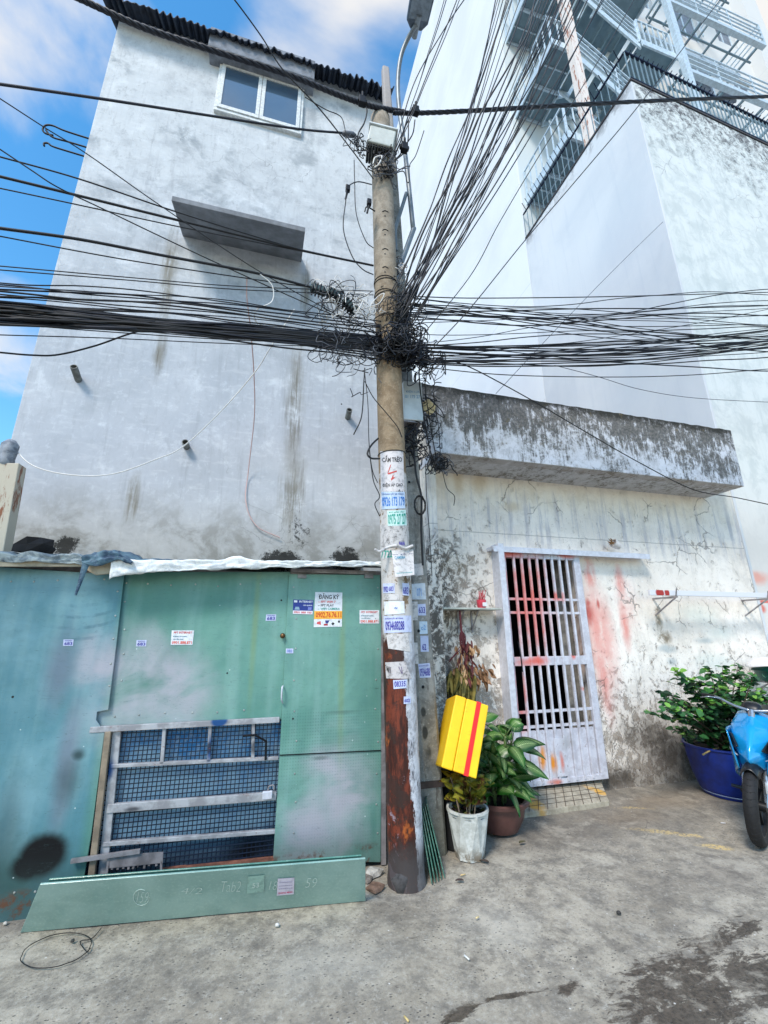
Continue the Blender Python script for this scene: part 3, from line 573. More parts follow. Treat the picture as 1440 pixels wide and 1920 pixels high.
# satellite dishes on the balcony
for i, (x, lv) in enumerate(((14.0, 1), (15.2, 1))):
    z = 19.35+lv*0+.9
    MB().lathe([(0, 0), (.15, .02), (.3, .07), (.42, .16)], (x, YF+.8, z+.4), 20, Matrix.Rotation(R(70), 3, 'X') @ Matrix.Rotation(R(20), 3, 'Y')).build('satellite_dish', M_SH, tower, smooth=True, solid=.02)
# ------------------------------------------------------------------ stickers, posters and lettering
_tc = {}
def text_shape(txt, bold=0):
    key = (txt, bold)
    if key in _tc: return _tc[key]
    cu = bpy.data.curves.new('t', 'FONT'); cu.body = txt; cu.offset = bold; cu.resolution_u = 2; cu.fill_mode = 'FRONT'
    o = bpy.data.objects.new('t', cu); COL.objects.link(o); dg = bpy.context.evaluated_depsgraph_get(); dg.update()
    me = o.evaluated_get(dg).to_mesh(); vs = [v.co.copy() for v in me.vertices]; fs = [tuple(p.vertices) for p in me.polygons]
    o.evaluated_get(dg).to_mesh_clear(); bpy.data.objects.remove(o); bpy.data.curves.remove(cu)
    if vs:
        x0 = min(v.x for v in vs); x1 = max(v.x for v in vs); y0 = min(v.y for v in vs); y1 = max(v.y for v in vs)
        vs = [((v.x-x0)/(x1-x0), (v.y-y0)/(y1-y0)) for v in vs]
    _tc[key] = (vs, fs); return _tc[key]
_inks = {}
def ink(c):
    if c not in _inks: _inks[c] = plain('ink', C(*c), .5, 0, .12, 60, .02)
    return _inks[c]
def sticker(parent, surf, quad, base, rows, name='sticker', label=None, shapes=(), sub='lettering', seg=8, lift=0.0, th=.0012):
    """quad: TL TR BR BL in picture survey points; surf maps a survey point + height above the surface to the surface"""
    def P(u, v, h):
        tl, tr, br, bl = quad
        x = (tl[0]*(1-u)+tr[0]*u)*v+(bl[0]*(1-u)+br[0]*u)*(1-v); y = (tl[1]*(1-u)+tr[1]*u)*v+(bl[1]*(1-u)+br[1]*u)*(1-v)
        return surf(x, y, h+lift)
    m = MB(); m.grid(lambda u, v: P(u, v, .0015), seg, 4); o = m.build(name, base, parent, smooth=True, label=label)
    by = {}
    for r_ in rows: by.setdefault(r_[5], []).append(r_)
    for c, L in by.items():
        tm = MB()
        for (txt, x0, y0, x1, y1, _c) in L:
            vs, fs = text_shape(txt, .02)
            tm.add([P(x0+(x1-x0)*a, y0+(y1-y0)*b, .0028) for a, b in vs], fs)
        tm.build(sub, ink(c), o)
    by = {}
    for (poly, c) in shapes: by.setdefault(c, []).append(poly)
    for c, L in by.items():
        tm = MB()
        for poly in L:
            if len(poly) == 4 and seg > 1:
                (a, b, c2, d) = poly
                def Q(u, v): return (a[0]*(1-u)+b[0]*u)*(1-v)+(d[0]*(1-u)+c2[0]*u)*v, (a[1]*(1-u)+b[1]*u)*(1-v)+(d[1]*(1-u)+c2[1]*u)*v
                tm.grid(lambda u, v: P(*Q(u, v), .0022), 6, 1, False)
            else: tm.face([P(a, b, .0022) for a, b in poly])
        tm.build('printed_shape', ink(c), o)
    return o
def mat_paper(name, c, var=.1): 
    m = Mat(name); n = m.noise(25, 5, .75); f = m.noise(90, 3, .6)
    return m.done(m.mix(m.ss(n, .45, .7), C(*c), tuple(v*(1-var*3) for v in C(*c)[:3])+(1,)), .6, 0, n, .3, .002)
M_PAP = mat_paper('paper_white', (226, 230, 236)); M_PAPO = mat_paper('paper_old', (206, 202, 200), .2); M_PAPB = mat_paper('paper_blueish', (196, 204, 232))
NAVY = (52, 44, 150); RED = (206, 48, 44); BLK = (24, 24, 28); TEAL = (22, 150, 130); BLUE = (36, 110, 190)

# ------------------------------------------------------------------ green sheet metal shack
YS = 3.5
def S(px, py, d=0): return oY(px, py, YS+d)
def mat_sheet():
    m = Mat('painted_sheet_metal'); a = m.noise(1.3, 5, .55, .3); b = m.noise(6, 7, .7); f = m.noise(60, 4, .7); s_ = lambda px, py, rx, rz, so=.9, an=0, w_=.25: m.blob(*PZ(px, py, YS), rx, rz, so, an, 'xz', w_, 1.8)
    gr = m.mix(m.ss(a, .35, .65), C(84, 136, 124), C(114, 160, 148)); bl = m.mix(m.ss(a, .35, .65), C(84, 134, 146), C(124, 164, 174))
    col = m.mix(m.ss(m.x, -.93, -1.02), gr, bl)
    col = m.mix(m.mul(m.ss(b, .45, .65), .25), col, C(78, 124, 124)); br = m.noise(1.6, 3, .5, 0, m.vec(6, 1, .5)); col = m.mix(m.mul(m.ss(br, .4, .7), .18), col, C(176, 206, 204))
    sil = m.mx(s_(250, 1285, .4, .55), s_(320, 1300, .45, .42), s_(640, 1500, .34, .6), s_(580, 1560, .35, .45), s_(625, 1430, .3, .2), m.mul(s_(170, 1230, .12, .35), .8), s_(200, 1250, .2, .3))
    silm = m.mul(sil, m.ss(m.noise(2.4, 4, .55, .6, m.vec(1, 1, 1.6)), .24, .62)); col = m.mix(m.mul(silm, .92), col, C(176, 174, 184))
    gl = m.mul(m.mx(s_(120, 1250, .14, .4), s_(130, 1420, .1, .5)), .5); col = m.mix(gl, col, C(128, 122, 140))
    dkb = m.mx(m.mul(s_(130, 1460, .12, .18), .5), m.mul(s_(10, 1560, .12, .5), .5), m.mul(s_(150, 1415, .06, .06), .9)); col = m.mix(dkb, col, C(40, 62, 66))
    blk = m.mn(m.mul(m.mx(s_(85, 1598, .17, .15, .8, 0, .14), s_(60, 1618, .13, .10, .9, 0, .2)), 1.8), .98); col = m.mix(blk, col, C(12, 14, 18))
    grn0 = 0
    grn = s_(20, 1660, .7, .4, .95); col = m.mix(m.mul(grn, .8), col, C(34, 70, 64)); col = m.mix(blk, col, C(8, 9, 12))
    sw = m.op('SINE', m.mul(m.op('SQRT', m.add(m.mul(m.op('ADD', m.x, 1.25), m.add(m.x, 1.25)), m.mul(m.sub(m.z, 2.3), m.sub(m.z, 2.3)))), 85))
    swm = s_(165, 1165, .26, .22, .8); col = m.mix(m.mul(m.mul(m.ss(sw, .3, 1), swm), m.mul(m.ss(b, .4, .6), .5)), col, C(54, 92, 110))
    ys = m.mx(s_(478, 1180, .035, .75, .9, 0, .1), s_(640, 1260, .04, .9, .9, 0, .1)); col = m.mix(m.mul(ys, .45), col, C(128, 150, 96))
    sc1 = m.ss(m.noise(3, 3, .6, 2, m.vec(1, 1, 6, rot=(0, .12, 0))), .498, .5); sc2 = m.ss(m.noise(3, 3, .6, 2, m.vec(1, 1, 6, rot=(0, .12, 0))), .504, .502); col = m.mix(m.mul(m.mul(sc1, sc2), .6), col, C(62, 84, 84))
    hl = m.ss(m.vor(4.2, 'F1'), .036, .028); col = m.mix(hl, col, C(24, 24, 26)); h2_ = m.ss(m.vor(8, 'F1', m.vec(off=(3, 3, 3))), .04, .025); col = m.mix(m.mul(h2_, .8), col, C(206, 220, 222))
    dotz = m.mul(m.ss(m.z, .84, .86), m.ss(m.z, 1.02, 1.0)); 
    dots = m.mul(m.ss(m.op('SINE', m.mul(m.x, 330)), .2, .8), m.ss(m.op('SINE', m.mul(m.z, 300)), .2, .8)); col = m.mix(m.mul(m.mul(dots, m.mul(m.ss(m.z, .45, .8, .3, 1), m.ss(m.z, 1.05, 1.0))), m.mul(m.ss(m.x, .16, .2), .5)), col, C(62, 104, 100))
    sm = m.mx(m.mul(s_(600, 1420, .1, .02), .6), m.mul(s_(640, 1335, .2, .02), .4)); col = m.mix(sm, col, C(66, 88, 84))
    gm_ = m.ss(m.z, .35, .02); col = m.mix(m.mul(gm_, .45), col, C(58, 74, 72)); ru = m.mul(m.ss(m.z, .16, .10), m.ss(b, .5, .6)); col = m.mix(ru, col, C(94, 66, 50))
    dent = m.noise(1.7, 3, .45, .8, m.vec(1, 1, .8)); h = m.add(m.mul(dent, 1.0), m.mul(b, .06))
    return m.done(col, m.mix(blk, (.42,)*3+(1,), (.9,)*3+(1,)), .12, h, .28, .12, .4)
M_SHT = mat_sheet()
M_FRM = plain('worn_steel_frame', C(150, 146, 148), .5, .4, .35, 9); M_TANP = plain('tan_post', C(140, 126, 108), .7, .1, .3, 9)
shack = empty('metal_shack', (-.2, YS+.5, 0), 'low green and blue sheet metal shack with a caged blue mesh window', 'shack')
lp = [S(-60, 1050, -.03), S(233, 1078, -.03), S(218, 1210, -.03), S(203, 1331, -.03), S(182, 1335, -.03), S(180, 1350, -.03), S(196, 1374, -.03), S(172, 1560, -.03), S(157, 1650, -.03), V((-1.02, YS-.03, -.02)), V((-2.2, YS-.03, -.02)), V((-2.2, YS-.03, 2.02))]
lp = lp[1:9]+[V((lp[8].x, YS-.03, -.02)), V((-2.3, YS-.03, -.02)), V((-2.3, YS-.03, 2.04))]
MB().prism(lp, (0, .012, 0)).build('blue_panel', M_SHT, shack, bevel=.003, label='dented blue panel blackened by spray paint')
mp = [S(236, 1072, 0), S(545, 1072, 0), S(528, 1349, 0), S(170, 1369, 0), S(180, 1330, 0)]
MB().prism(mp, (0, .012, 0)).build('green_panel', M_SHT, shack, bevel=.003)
dp = [S(542, 1076, -.02), S(713, 1078, -.02), S(716, 1300, -.02), S(714, 1617, -.02), S(512, 1615, -.02), S(524, 1420, -.02), S(531, 1290, -.02)]
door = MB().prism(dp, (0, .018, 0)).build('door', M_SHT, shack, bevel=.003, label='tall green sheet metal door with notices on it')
MB().bar(S(524, 1416, -.024), S(714, 1407, -.024), .006).build('seam', M_BLKM, door)
for px in (566, 690): MB().box(S(px-8, 1080).x, S(px+8, 1080).x, YS-.036, YS-.021, S(px, 1085).z, S(px, 1078).z).build('hinge', M_FRM, door)
MB().tube(spline([S(531, 1286, -.03), S(529, 1290, -.06), S(528, 1310, -.06), S(530, 1318, -.03)], 5), .006, 8).build('door_handle', M_ALU, door, smooth=True)
MB().lathe([(0, -.03), (.014, -.03), (.016, -.01), (.02, 0)], S(530, 1192, -.02), 14, Matrix.Rotation(R(-90), 3, 'X')).build('knob', plain('brass', C(120, 90, 60), .4, .8), door, smooth=True)
MB().bar(S(717, 1075, .0), V((S(718, 1620).x, YS, .0)), .035, .04).build('corner_post', M_FRM, shack)
MB().box(S(545, 1070).x, .93, YS-.025, YS+.02, 2.045, 2.075).build('door_head', M_FRM, shack)
scr0 = None
for px, py, d_ in [(238+i*42, 1096, 0) for i in range(7)]+[(236-i*3, 1130+i*48, 0) for i in range(4)]+[(553, 1100+i*58, -.02) for i in range(9)]+[(706, 1100+i*58, -.02) for i in range(9)]+[(222-i*4, 1110+i*44, -.03) for i in range(5)]+[(20+i*44, 1088, -.03) for i in range(5)]+[(30+i*38, 1672, -.03) for i in range(4)]+[(215+i*48, 1342-i*2, 0) for i in range(6)]:
    p_ = S(px+rnd.uniform(-3, 3), py+rnd.uniform(-3, 3), d_-.0005)
    if scr0 is None:
        m0 = MB(); m0.lathe([(.0, .004), (.005, .003), (.007, 0)], (0, 0, 0), 8, Matrix.Rotation(R(90), 3, 'X')); scr0 = m0.build('screw', plain('tarnished_screw', C(176, 180, 176), .4, .6, .3), shack); scr0.location = V(p_)-shack.location
        for v_ in scr0.data.vertices: v_.co += shack.location
    else: s1 = scr0.copy(); COL.objects.link(s1); s1.parent = shack; s1.location = V(p_)-shack.location
# caged mesh window
def mat_blueback():
    m = Mat('blue_sheet_behind_mesh'); a = m.noise(1.8, 5, .6, .4); b = m.noise(26, 4, .7); col = m.mix(m.ss(a, .38, .6), C(48, 128, 190), C(146, 186, 212)); col = m.mix(m.mul(m.ss(b, .45, .62), .6), col, C(150, 176, 196))
    dk = m.ss(m.add(m.z, m.mul(m.sub(a, .5), .5)), .42, .2); col = m.mix(m.mul(dk, .8), col, C(14, 44, 74)); rt = m.blob(*PZ(470, 1600, YS), .3, .15, .9); col = m.mix(rt, col, C(22, 22, 28)); return m.done(col, .35, .2, b, .3, .01)
ww = [S(200, 1352, .05), S(535, 1340, .05), S(520, 1640, .05), S(165, 1650, .05)]
bk = MB().prism([V((ww[3].x-.05, YS+.04, -.02)), V((.3, YS+.04, -.02)), V((.3, YS+.04, 1.1)), V((ww[0].x-.05, YS+.04, 1.1))], (0, .01, 0)).build('window_backing', mat_blueback(), shack)
wf = MB(); 
def pbar(m, a, b, h, d=-.02, dep=.03):   # bar along a..b, h high in the facade plane
    A_, B_ = S(*a, d), S(*b, d); n = V((0, 1, 0)); t = (B_-A_).normalized(); s_ = t.cross(n)*h/2; m.hexa([A_-s_, B_-s_, B_-s_+n*dep, A_-s_+n*dep, A_+s_, B_+s_, B_+s_+n*dep, A_+s_+n*dep])
win2 = empty('caged_window', (0, 0, 0), None, None); win2.parent = shack; win2.location = (0, 0, 0)
def mat_wframe():
    m = Mat('sprayed_frame'); n = m.noise(8, 6, .7); col = m.mix(m.ss(n, .4, .6), C(176, 178, 182), C(142, 142, 146)); bl_ = m.mx(m.blob(*PZ(412, 1350, YS), .07, .045, .4, 0, 'xz', .12), m.blob(*PZ(205, 1440, YS), .05, .1, .8), m.blob(*PZ(395, 1400, YS), .03, .12, .8)); col = m.mix(bl_, col, C(18, 72, 128))
    bk_ = m.mx(m.blob(*PZ(392, 1400, YS), .03, .05, .6), m.blob(*PZ(480, 1400, YS), .05, .06, .7), m.blob(*PZ(250, 1515, YS), .08, .02, .8)); col = m.mix(m.mul(bk_, .8), col, C(30, 34, 44)); ru = m.ss(m.noise(14, 6, .8, 0, m.vec(.6, 1, 2)), .60, .66); col = m.mix(m.mul(ru, .8), col, C(126, 78, 56)); return m.done(col, .55, .2, n, .3, .004)
M_WF = mat_wframe()
f_ = MB(); pbar(f_, (168, 1369), (524, 1350), .036, -.035); pbar(f_, (207, 1437), (522, 1422), .022); pbar(f_, (200, 1517), (518, 1493), .05); pbar(f_, (192, 1584), (516, 1560), .024)
f_.build('rails', M_WF, win2, bevel=.003)
f3 = MB(); pbar(f3, (300, 1634), (513, 1612), .02); f3.build('bottom_rail', plain('rusty_angle', C(138, 92, 76), .7, .2, .4, 16), win2)
for a, b in (((308, 1365), (303, 1432)), ((394, 1358), (391, 1428)), ((475, 1354), (474, 1424))): f2 = MB(); pbar(f2, a, b, .022); f2.build('upright', M_WF, win2, bevel=.002)

f4 = MB(); pbar(f4, (219, 1370), (192, 1640), .05, -.012); f4.build('window_stile', M_WF, shack, bevel=.003)
f5 = MB(); pbar(f5, (202, 1372), (170, 1648), .036, -.045); f5.build('tan_upright', M_TANP, shack, bevel=.003)
gm = MB(); zt_, zb_ = 1.0, .06; xl = ww[0].x-.02
for i in range(50):
    x = xl+i*.0275
    if x < .2: gm.bar((x-.0, YS+.012, zb_), (x, YS+.012, zt_), .0052)
for j in range(35): z = zb_+j*.0275; gm.bar((xl-.05, YS+.006, z), (.2, YS+.006, z), .0052)
gm.build('wire_mesh', plain('dark_blue_wire', C(12, 30, 52), .6, 0), win2)
pk = MB(); pc = S(502, 1489, -.05); pk.box(pc.x-.035, pc.x+.03, pc.y-.012, pc.y+.012, pc.z-.03, pc.z+.02); pk.build('padlock', M_ALU, win2, bevel=.005)
MB().tube(spline([pc+V((-.0, 0, .02)), pc+V((.005, 0, .045)), pc+V((.035, 0, .05)), pc+V((.04, 0, .02))], 5), .005, 8).build('shackle', M_FRM, win2, smooth=True)
ar = MB().tube([S(455, 1380, -.03), S(478, 1378, -.03), S(499, 1390, -.03), S(498, 1425, -.03)], .008, 6); ar.build('bent_rod', M_BLKM, win2)
# broken slat grille at the lower left of the window
sg = MB(); pbar(sg, (132, 1616), (262, 1597), .022, -.07, .02); sg.build('loose_bar', M_FRM, shack)
sg = MB(); q = [S(205, 1605, -.055), S(306, 1598, -.055), S(305, 1618, -.055), S(205, 1628, -.055)]; sg.prism(q, (0, .008, 0))
for i in range(10): p = S(212+i*10, 1620-i*.7, -.05); sg.bar(p, p-V((rnd.uniform(-.01, .01), 0, rnd.uniform(.02, .035))), .012, .004)
sg.bar(S(303, 1600, -.05), S(302, 1634, -.05), .012); sg.bar(S(205, 1600, -.05), S(200, 1640, -.05), .012); sg.build('broken_grille', M_FRM, shack)
# roof of the shack
rf = MB(); rf.hexa([(-2.3, 3.36, 2.045), (.94, 3.36, 2.085), (1.0, 4.59, 2.28), (-2.3, 4.59, 2.24), (-2.3, 3.36, 2.06), (.94, 3.36, 2.10), (1.0, 4.59, 2.30), (-2.3, 4.59, 2.26)]); rf.build('roof', plain('roof_sheet', C(70, 78, 84), .6, .3, .4, 4), shack)
MB().box(-2.29, .91, 3.512, 3.54, 1.98, 2.045).box(-2.29, -2.25, 3.53, 4.55, 0, 2.04).box(.90, .93, 3.53, 4.55, 0, 2.04).build('side_frame', M_FRM, shack)
bd = MB(); bd.slab([oY(-60, 1062, 3.34), oY(166, 1062, 3.34), oY(166, 1049, 3.34), oY(-60, 1049, 3.34)], (0, .02, 0)); bd.slab([oY(152, 1062, 3.33), oY(178, 1078, 3.33), oY(212, 1074, 3.33), oY(212, 1052, 3.33), ], (0, .03, 0)); bd.build('fascia_board', plain('tan_board', C(172, 160, 138), .8, 0, .3, 8), shack)
# lettering on the shack
def door_s(px, py, h): return S(px, py, -.0215-h)
def blue_s(px, py, h): return S(px, py, -.0315-h)
def green_s(px, py, h): return S(px, py, -.0015-h)
sticker(shack, door_s, [(591, 1110), (642, 1111), (641, 1175), (588, 1176)], M_PAP,
    [('ĐĂNG KÝ', .14, .80, .88, .97, BLK), ('~ FPT WIFI 7', .12, .69, .76, .755, RED), ('~ FPT PLAY', .12, .59, .70, .655, BLK), ('~ WIFI CAMERA', .12, .49, .92, .555, TEAL), ('0902.76.76.11', .06, .27, .97, .43, (200, 40, 30))],
    'notice', 'white notice with an orange phone number band', [([(.0, .23), (1, .23), (1, .46), (.0, .46)], (246, 178, 60)), ([(.10, .09), (.26, .06), (.24, .17), (.12, .15)], (210, 90, 90)), ([(.36, .04), (.5, .04), (.5, .09), (.36, .09)], (170, 30, 40)), ([(.42, .1), (.5, .1), (.56, .19), (.40, .19)], (50, 60, 130)), ([(.62, .09), (.68, .04), (.74, .09), (.68, .14)], BLK), ([(.86, .12), (.93, .12), (.93, .18), (.86, .18)], BLK)], seg=1)
sticker(shack, door_s, [(550, 1124), (588, 1125), (586, 1152), (549, 1151)], ink((34, 56, 140)),
    [('INTERNET', .30, .80, .97, .94, (235, 240, 250)), ('CÁP QUANG', .5, .56, .95, .68, (235, 240, 250)), ('0901 888 100', .06, .05, .94, .19, RED)], 'notice', 'small blue internet notice', [([(0, 0), (1, 0), (1, .24), (0, .24)], (232, 226, 236)), ([(.08, .3), (.34, .3), (.3, .5), (.12, .5)], (140, 170, 190)), ([(.04, .8), (.2, .8), (.2, .95), (.04, .95)], (230, 235, 245)), ([(.75, .3), (.93, .3), (.93, .5), (.75, .5)], (120, 130, 200))], seg=1)
for quad, sf in (([(674, 1144), (711, 1144), (711, 1169), (674, 1169)], door_s), ([(322, 1182), (364, 1182), (361, 1209), (320, 1209)], green_s)):
    sticker(shack, sf, quad, M_PAP, [('FPT INTERNET', .1, .78, .92, .92, RED), ('INTERNET CÁP QUANG', .08, .52, .7, .64, (20, 110, 130)), ('TRUYỀN HÌNH', .08, .35, .55, .46, (20, 110, 130)), ('0901.888.871', .05, .06, .95, .26, (224, 84, 60))], 'notice', 'pale notice with a red phone number', seg=1)
for (cx, cy), sf in (((128, 1205), blue_s), ((265, 1206), green_s), ((508, 1158), green_s)):
    sticker(shack, sf, [(cx-9, cy-6), (cx+10, cy-6), (cx+9, cy+6), (cx-10, cy+6)], M_PAPB, [('683', .12, .12, .9, .62, NAVY), ('KHOAN', .15, .72, .85, .9, NAVY)], seg=1)
sticker(shack, door_s, [(536, 1216), (550, 1216), (550, 1225), (536, 1225)], M_PAPB, [('082', .15, .2, .85, .8, (120, 140, 210))], seg=1)

# tarpaulins lying over the roof edge
def mat_tarp(name, c1, c2, sc=14):
    m = Mat(name); n = m.noise(sc, 6, .7, .5); return m.done(m.mix(m.ss(n, .4, .62), C(*c1), C(*c2)), .6, 0, m.noise(30, 5, .7), .6, .01)
def tarp(x0, x1, zt, zl, mat, name, label, cat, amp=.009, yf=3.30, seed=0, depth=.5):
    m = MB()
    def fn(u, v):
        x = x0+(x1-x0)*u; top = zt(u); lo = zl(u)
        if v < .5: t = v/.5; y = yf; z = lo+(top-lo)*t
        else: t = (v-.5)/.5; y = yf+t*depth; z = top+t*depth*.15
        nz = mnoise.noise(V((x*7, v*5, seed)))+.6*mnoise.noise(V((x*22, v*11, seed+3)))
        e = mnoise.noise(V((x*5, 9, seed)))
        return (x, y-amp*1.4*nz-(.012*math.sin(v*math.pi)), z+amp*nz+(.012*e if v < .01 else 0))
    m.grid(fn, 160, 16, False); m.build(name, mat, smooth=True, solid=.004, label=label, cat=cat)
M_WT = mat_tarp('white_tarpaulin', (240, 242, 240), (206, 212, 216)); M_BT = mat_tarp('blue_tarpaulin', (92, 124, 140), (50, 74, 100)); M_GT = mat_tarp('grey_tarpaulin', (176, 186, 186), (112, 126, 136))
xa, xb = oY(207, 1070, 3.3).x, oY(716, 1060, 3.3).x
za, zc = oY(207, 1050, 3.3).z, oY(207, 1086, 3.3).z; zd, ze = oY(715, 1054, 3.3).z, oY(715, 1061, 3.3).z
tarp(xa, xb, lambda u: za+(zd-za)*u+.03*math.exp(-((u-.42)/.05)**2), lambda u: min(zc+(ze-zc)*u**.55, za+(zd-za)*u-.02), M_WT, 'white_tarpaulin', 'crumpled white tarpaulin draped along the front edge of the shack roof', 'tarpaulin')
x0_, x1_ = -2.2, oY(165, 1050, 3.3).x
tarp(x0_, x1_, lambda u: 2.085+.01*math.sin(u*30), lambda u: 2.035+.006*math.sin(u*17), M_GT, 'grey_tarpaulin', 'grey tarpaulin strip folded over the left end of the shack roof', 'tarpaulin', .012, 3.325, 5)
xa2, xb2 = oY(155, 1050, 3.28).x, oY(250, 1050, 3.28).x
tarp(xa2, xb2, lambda u: 2.06+.055*math.sin(u*math.pi)**.7, lambda u: 2.035-.02*math.sin(u*7), M_BT, 'blue_cloth', 'bunched blue cloth on the shack roof with a strip hanging down', 'cloth', .02, 3.27, 9, .3)
tarp(xb2-.02, oY(430, 1050, 3.4).x, lambda u: 2.085, lambda u: 2.06, M_BT, 'blue_sheet', 'thin edge of blue sheeting tucked under the white tarpaulin', 'tarpaulin', .012, 3.36, 12, .3)
st = MB(); sp = spline([oY(x, y, 3.265) for x, y in ((172, 1040), (163, 1052), (157, 1068), (150, 1090), (141, 1116))], 8)
for i in range(len(sp)-1):
    w0 = .026*(1-i/len(sp))+.004; w1 = .026*(1-(i+1)/len(sp))+.004; st.face([sp[i]-V((w0, 0, 0)), sp[i]+V((w0, .01, 0)), sp[i+1]+V((w1, .01, 0)), sp[i+1]-V((w1, 0, 0))])
st.build('cloth_strip', M_BT, smooth=True, solid=.004, label='ragged blue cloth strip dangling in front of the blue panel', cat='cloth')
ck = MB(); c_ = oY(66, 1024, 3.5)
ck.lathe([(0, -.05), (.09, -.05), (.11, 0), (.08, .05), (0, .06)], c_, 7, None, lambda k, z: 1+.35*math.sin(k*2.3+z*30)); ck.build('dark_debris', plain('charred_wood', C(40, 36, 36), .9), label='dark lump of debris lying on the shack roof', cat='debris')

# ------------------------------------------------------------------ the two concrete poles
PB, PT = oY(762, 1640, 3.24), oY(717, 345, 3.24)
def paxis(z): t = (z-PB.z)/(PT.z-PB.z); return V((PB.x+(PT.x-PB.x)*t, 3.24, z))
def prad(z): return .122-.0022*z
def pole_s(px, py, h=0):
    d = ray(px, py); z = 1.5
    P = None
    for _ in range(6):
        c = paxis(z); r_ = prad(z)+h; a = d.x*d.x+d.y*d.y; b = -2*(d.x*(c.x)+d.y*c.y); cc = c.x**2+c.y**2-r_*r_
        D = b*b-4*a*cc; t = (-b-math.sqrt(max(D, 0)))/(2*a); P = CAM+d*t; z = P.z
    return P
def mat_pole():
    m = Mat('old_concrete_pole'); b = m.noise(9, 8, .75, .3); f = m.noise(60, 5, .75); st = m.noise(18, 7, .75, 0, m.vec(1, 1, .22))
    col = m.mix(m.ss(b, .38, .62), C(122, 104, 82), C(150, 132, 108)); col = m.mix(m.ss(m.z, 4.2, 5.5), col, m.mix(m.ss(b, .4, .6), C(134, 124, 110), C(158, 148, 134)))
    col = m.mix(m.mul(m.ss(f, .58, .68), .5), col, C(186, 176, 160)); col = m.mix(m.mul(m.ss(f, .42, .34), .5), col, C(84, 74, 64))
    Q = lambda px, py, rx, rz, so=.5, w_=.3: m.blob(*PZ(px, py, 3.13), rx, rz, so, 0, 'xz', w_, 5)
    res = m.mul(m.ss(m.z, .95, 1.0), m.ss(m.z, 2.86, 2.84)); col = m.mix(m.mul(res, m.ss(m.add(b, m.mul(st, .6)), .72, .76, 0, .9)), col, C(202, 198, 194))
    col = m.mix(m.mul(m.mul(res, m.ss(f, .6, .66)), .7), col, C(92, 84, 78))
    low = m.ss(m.add(m.z, m.mul(m.sub(b, .5), .5)), 1.62, 1.5); rust = m.mix(m.ss(st, .42, .62), C(56, 28, 22), C(116, 54, 36)); rust = m.mix(m.ss(m.noise(5, 5, .7, 0, m.vec(1, 1, .5, off=(3, 3, 1))), .60, .66), rust, C(156, 82, 36)); rust = m.mix(m.mul(m.ss(m.noise(5, 6, .75), .5, .56), .85), rust, C(52, 38, 34))
    bnd = m.add(m.add(m.sub(m.x, PB.x), m.mul(m.sub(st, .5), .17)), m.mul(m.sub(m.z, .03), (PB.x-PT.x)/(PT.z-PB.z))); bnd = m.sub(bnd, m.ss(m.z, .9, .1, 0, .035)); right = m.ss(bnd, .006, .014)
    wh = m.mix(m.ss(b, .42, .62), C(206, 208, 214), C(150, 150, 154)); wh = m.mix(m.mul(m.ss(st, .56, .62), .9), wh, C(66, 66, 74))
    side = m.mix(right, rust, wh); col = m.mix(low, col, side)
    smr = m.mul(m.ss(m.noise(4, 6, .7, 1.2), .60, .63), m.ss(m.z, .8, .5)); col = m.mix(m.mul(smr, .8), col, C(150, 134, 144))
    bt = m.ss(m.add(m.z, m.mul(m.sub(b, .5), .3)), .3, .12); col = m.mix(m.mul(bt, .85), col, C(70, 66, 66))
    return m.done(col, m.ss(low, 0, 1, .85, .5), 0, m.add(m.mul(b, .6), m.mul(f, .4)), .5, .01, .3)
M_POLE = mat_pole()
pole = empty('utility_pole', (PB.x, 3.24, 0), 'round concrete utility pole covered in torn posters with a rust brown base', 'pole')
pm = MB(); zz = [-.05, .02, .06]+[i*.15 for i in range(1, 48)]
vs = []; n = 36
for z in zz:
    c = paxis(z); r_ = prad(z)+(.006 if z < .03 else 0)
    for k_ in range(n): a = 2*math.pi*k_/n; vs.append((c.x+r_*math.cos(a), c.y+r_*math.sin(a), z))
pm.add(vs, [(i*n+k_, i*n+(k_+1) % n, (i+1)*n+(k_+1) % n, (i+1)*n+k_) for i in range(len(zz)-1) for k_ in range(n)]+[tuple((len(zz)-1)*n+k_ for k_ in range(n))])
pm.build('shaft', M_POLE, pole, smooth=True)
ho = MB()
for py in (395, 430, 466, 500):
    ho.tube(spline([pole_s(717, py+2, .001), pole_s(722, py, .001), pole_s(728, py+3, .001)], 4), .005, 5)
    ho.lathe([(.0, .001), (.008, .001)], pole_s(722, py+10, .001), 8, Matrix.Rotation(R(90), 3, 'X'))
ho.build('bolt_holes', M_BLKM, pole)
bn = MB()
for py in (520, 522, 545, 549, 843):
    z = oY(740, py, 3.13).z; c = paxis(z); bn.tube([(c.x+(prad(z)+.003)*math.cos(a_*.2618), c.y+(prad(z)+.003)*math.sin(a_*.2618), z+.012*math.sin(a_*.26+py)) for a_ in range(25)], .004, 5)
bn.build('tie_wires', M_BLKM, pole, smooth=True)
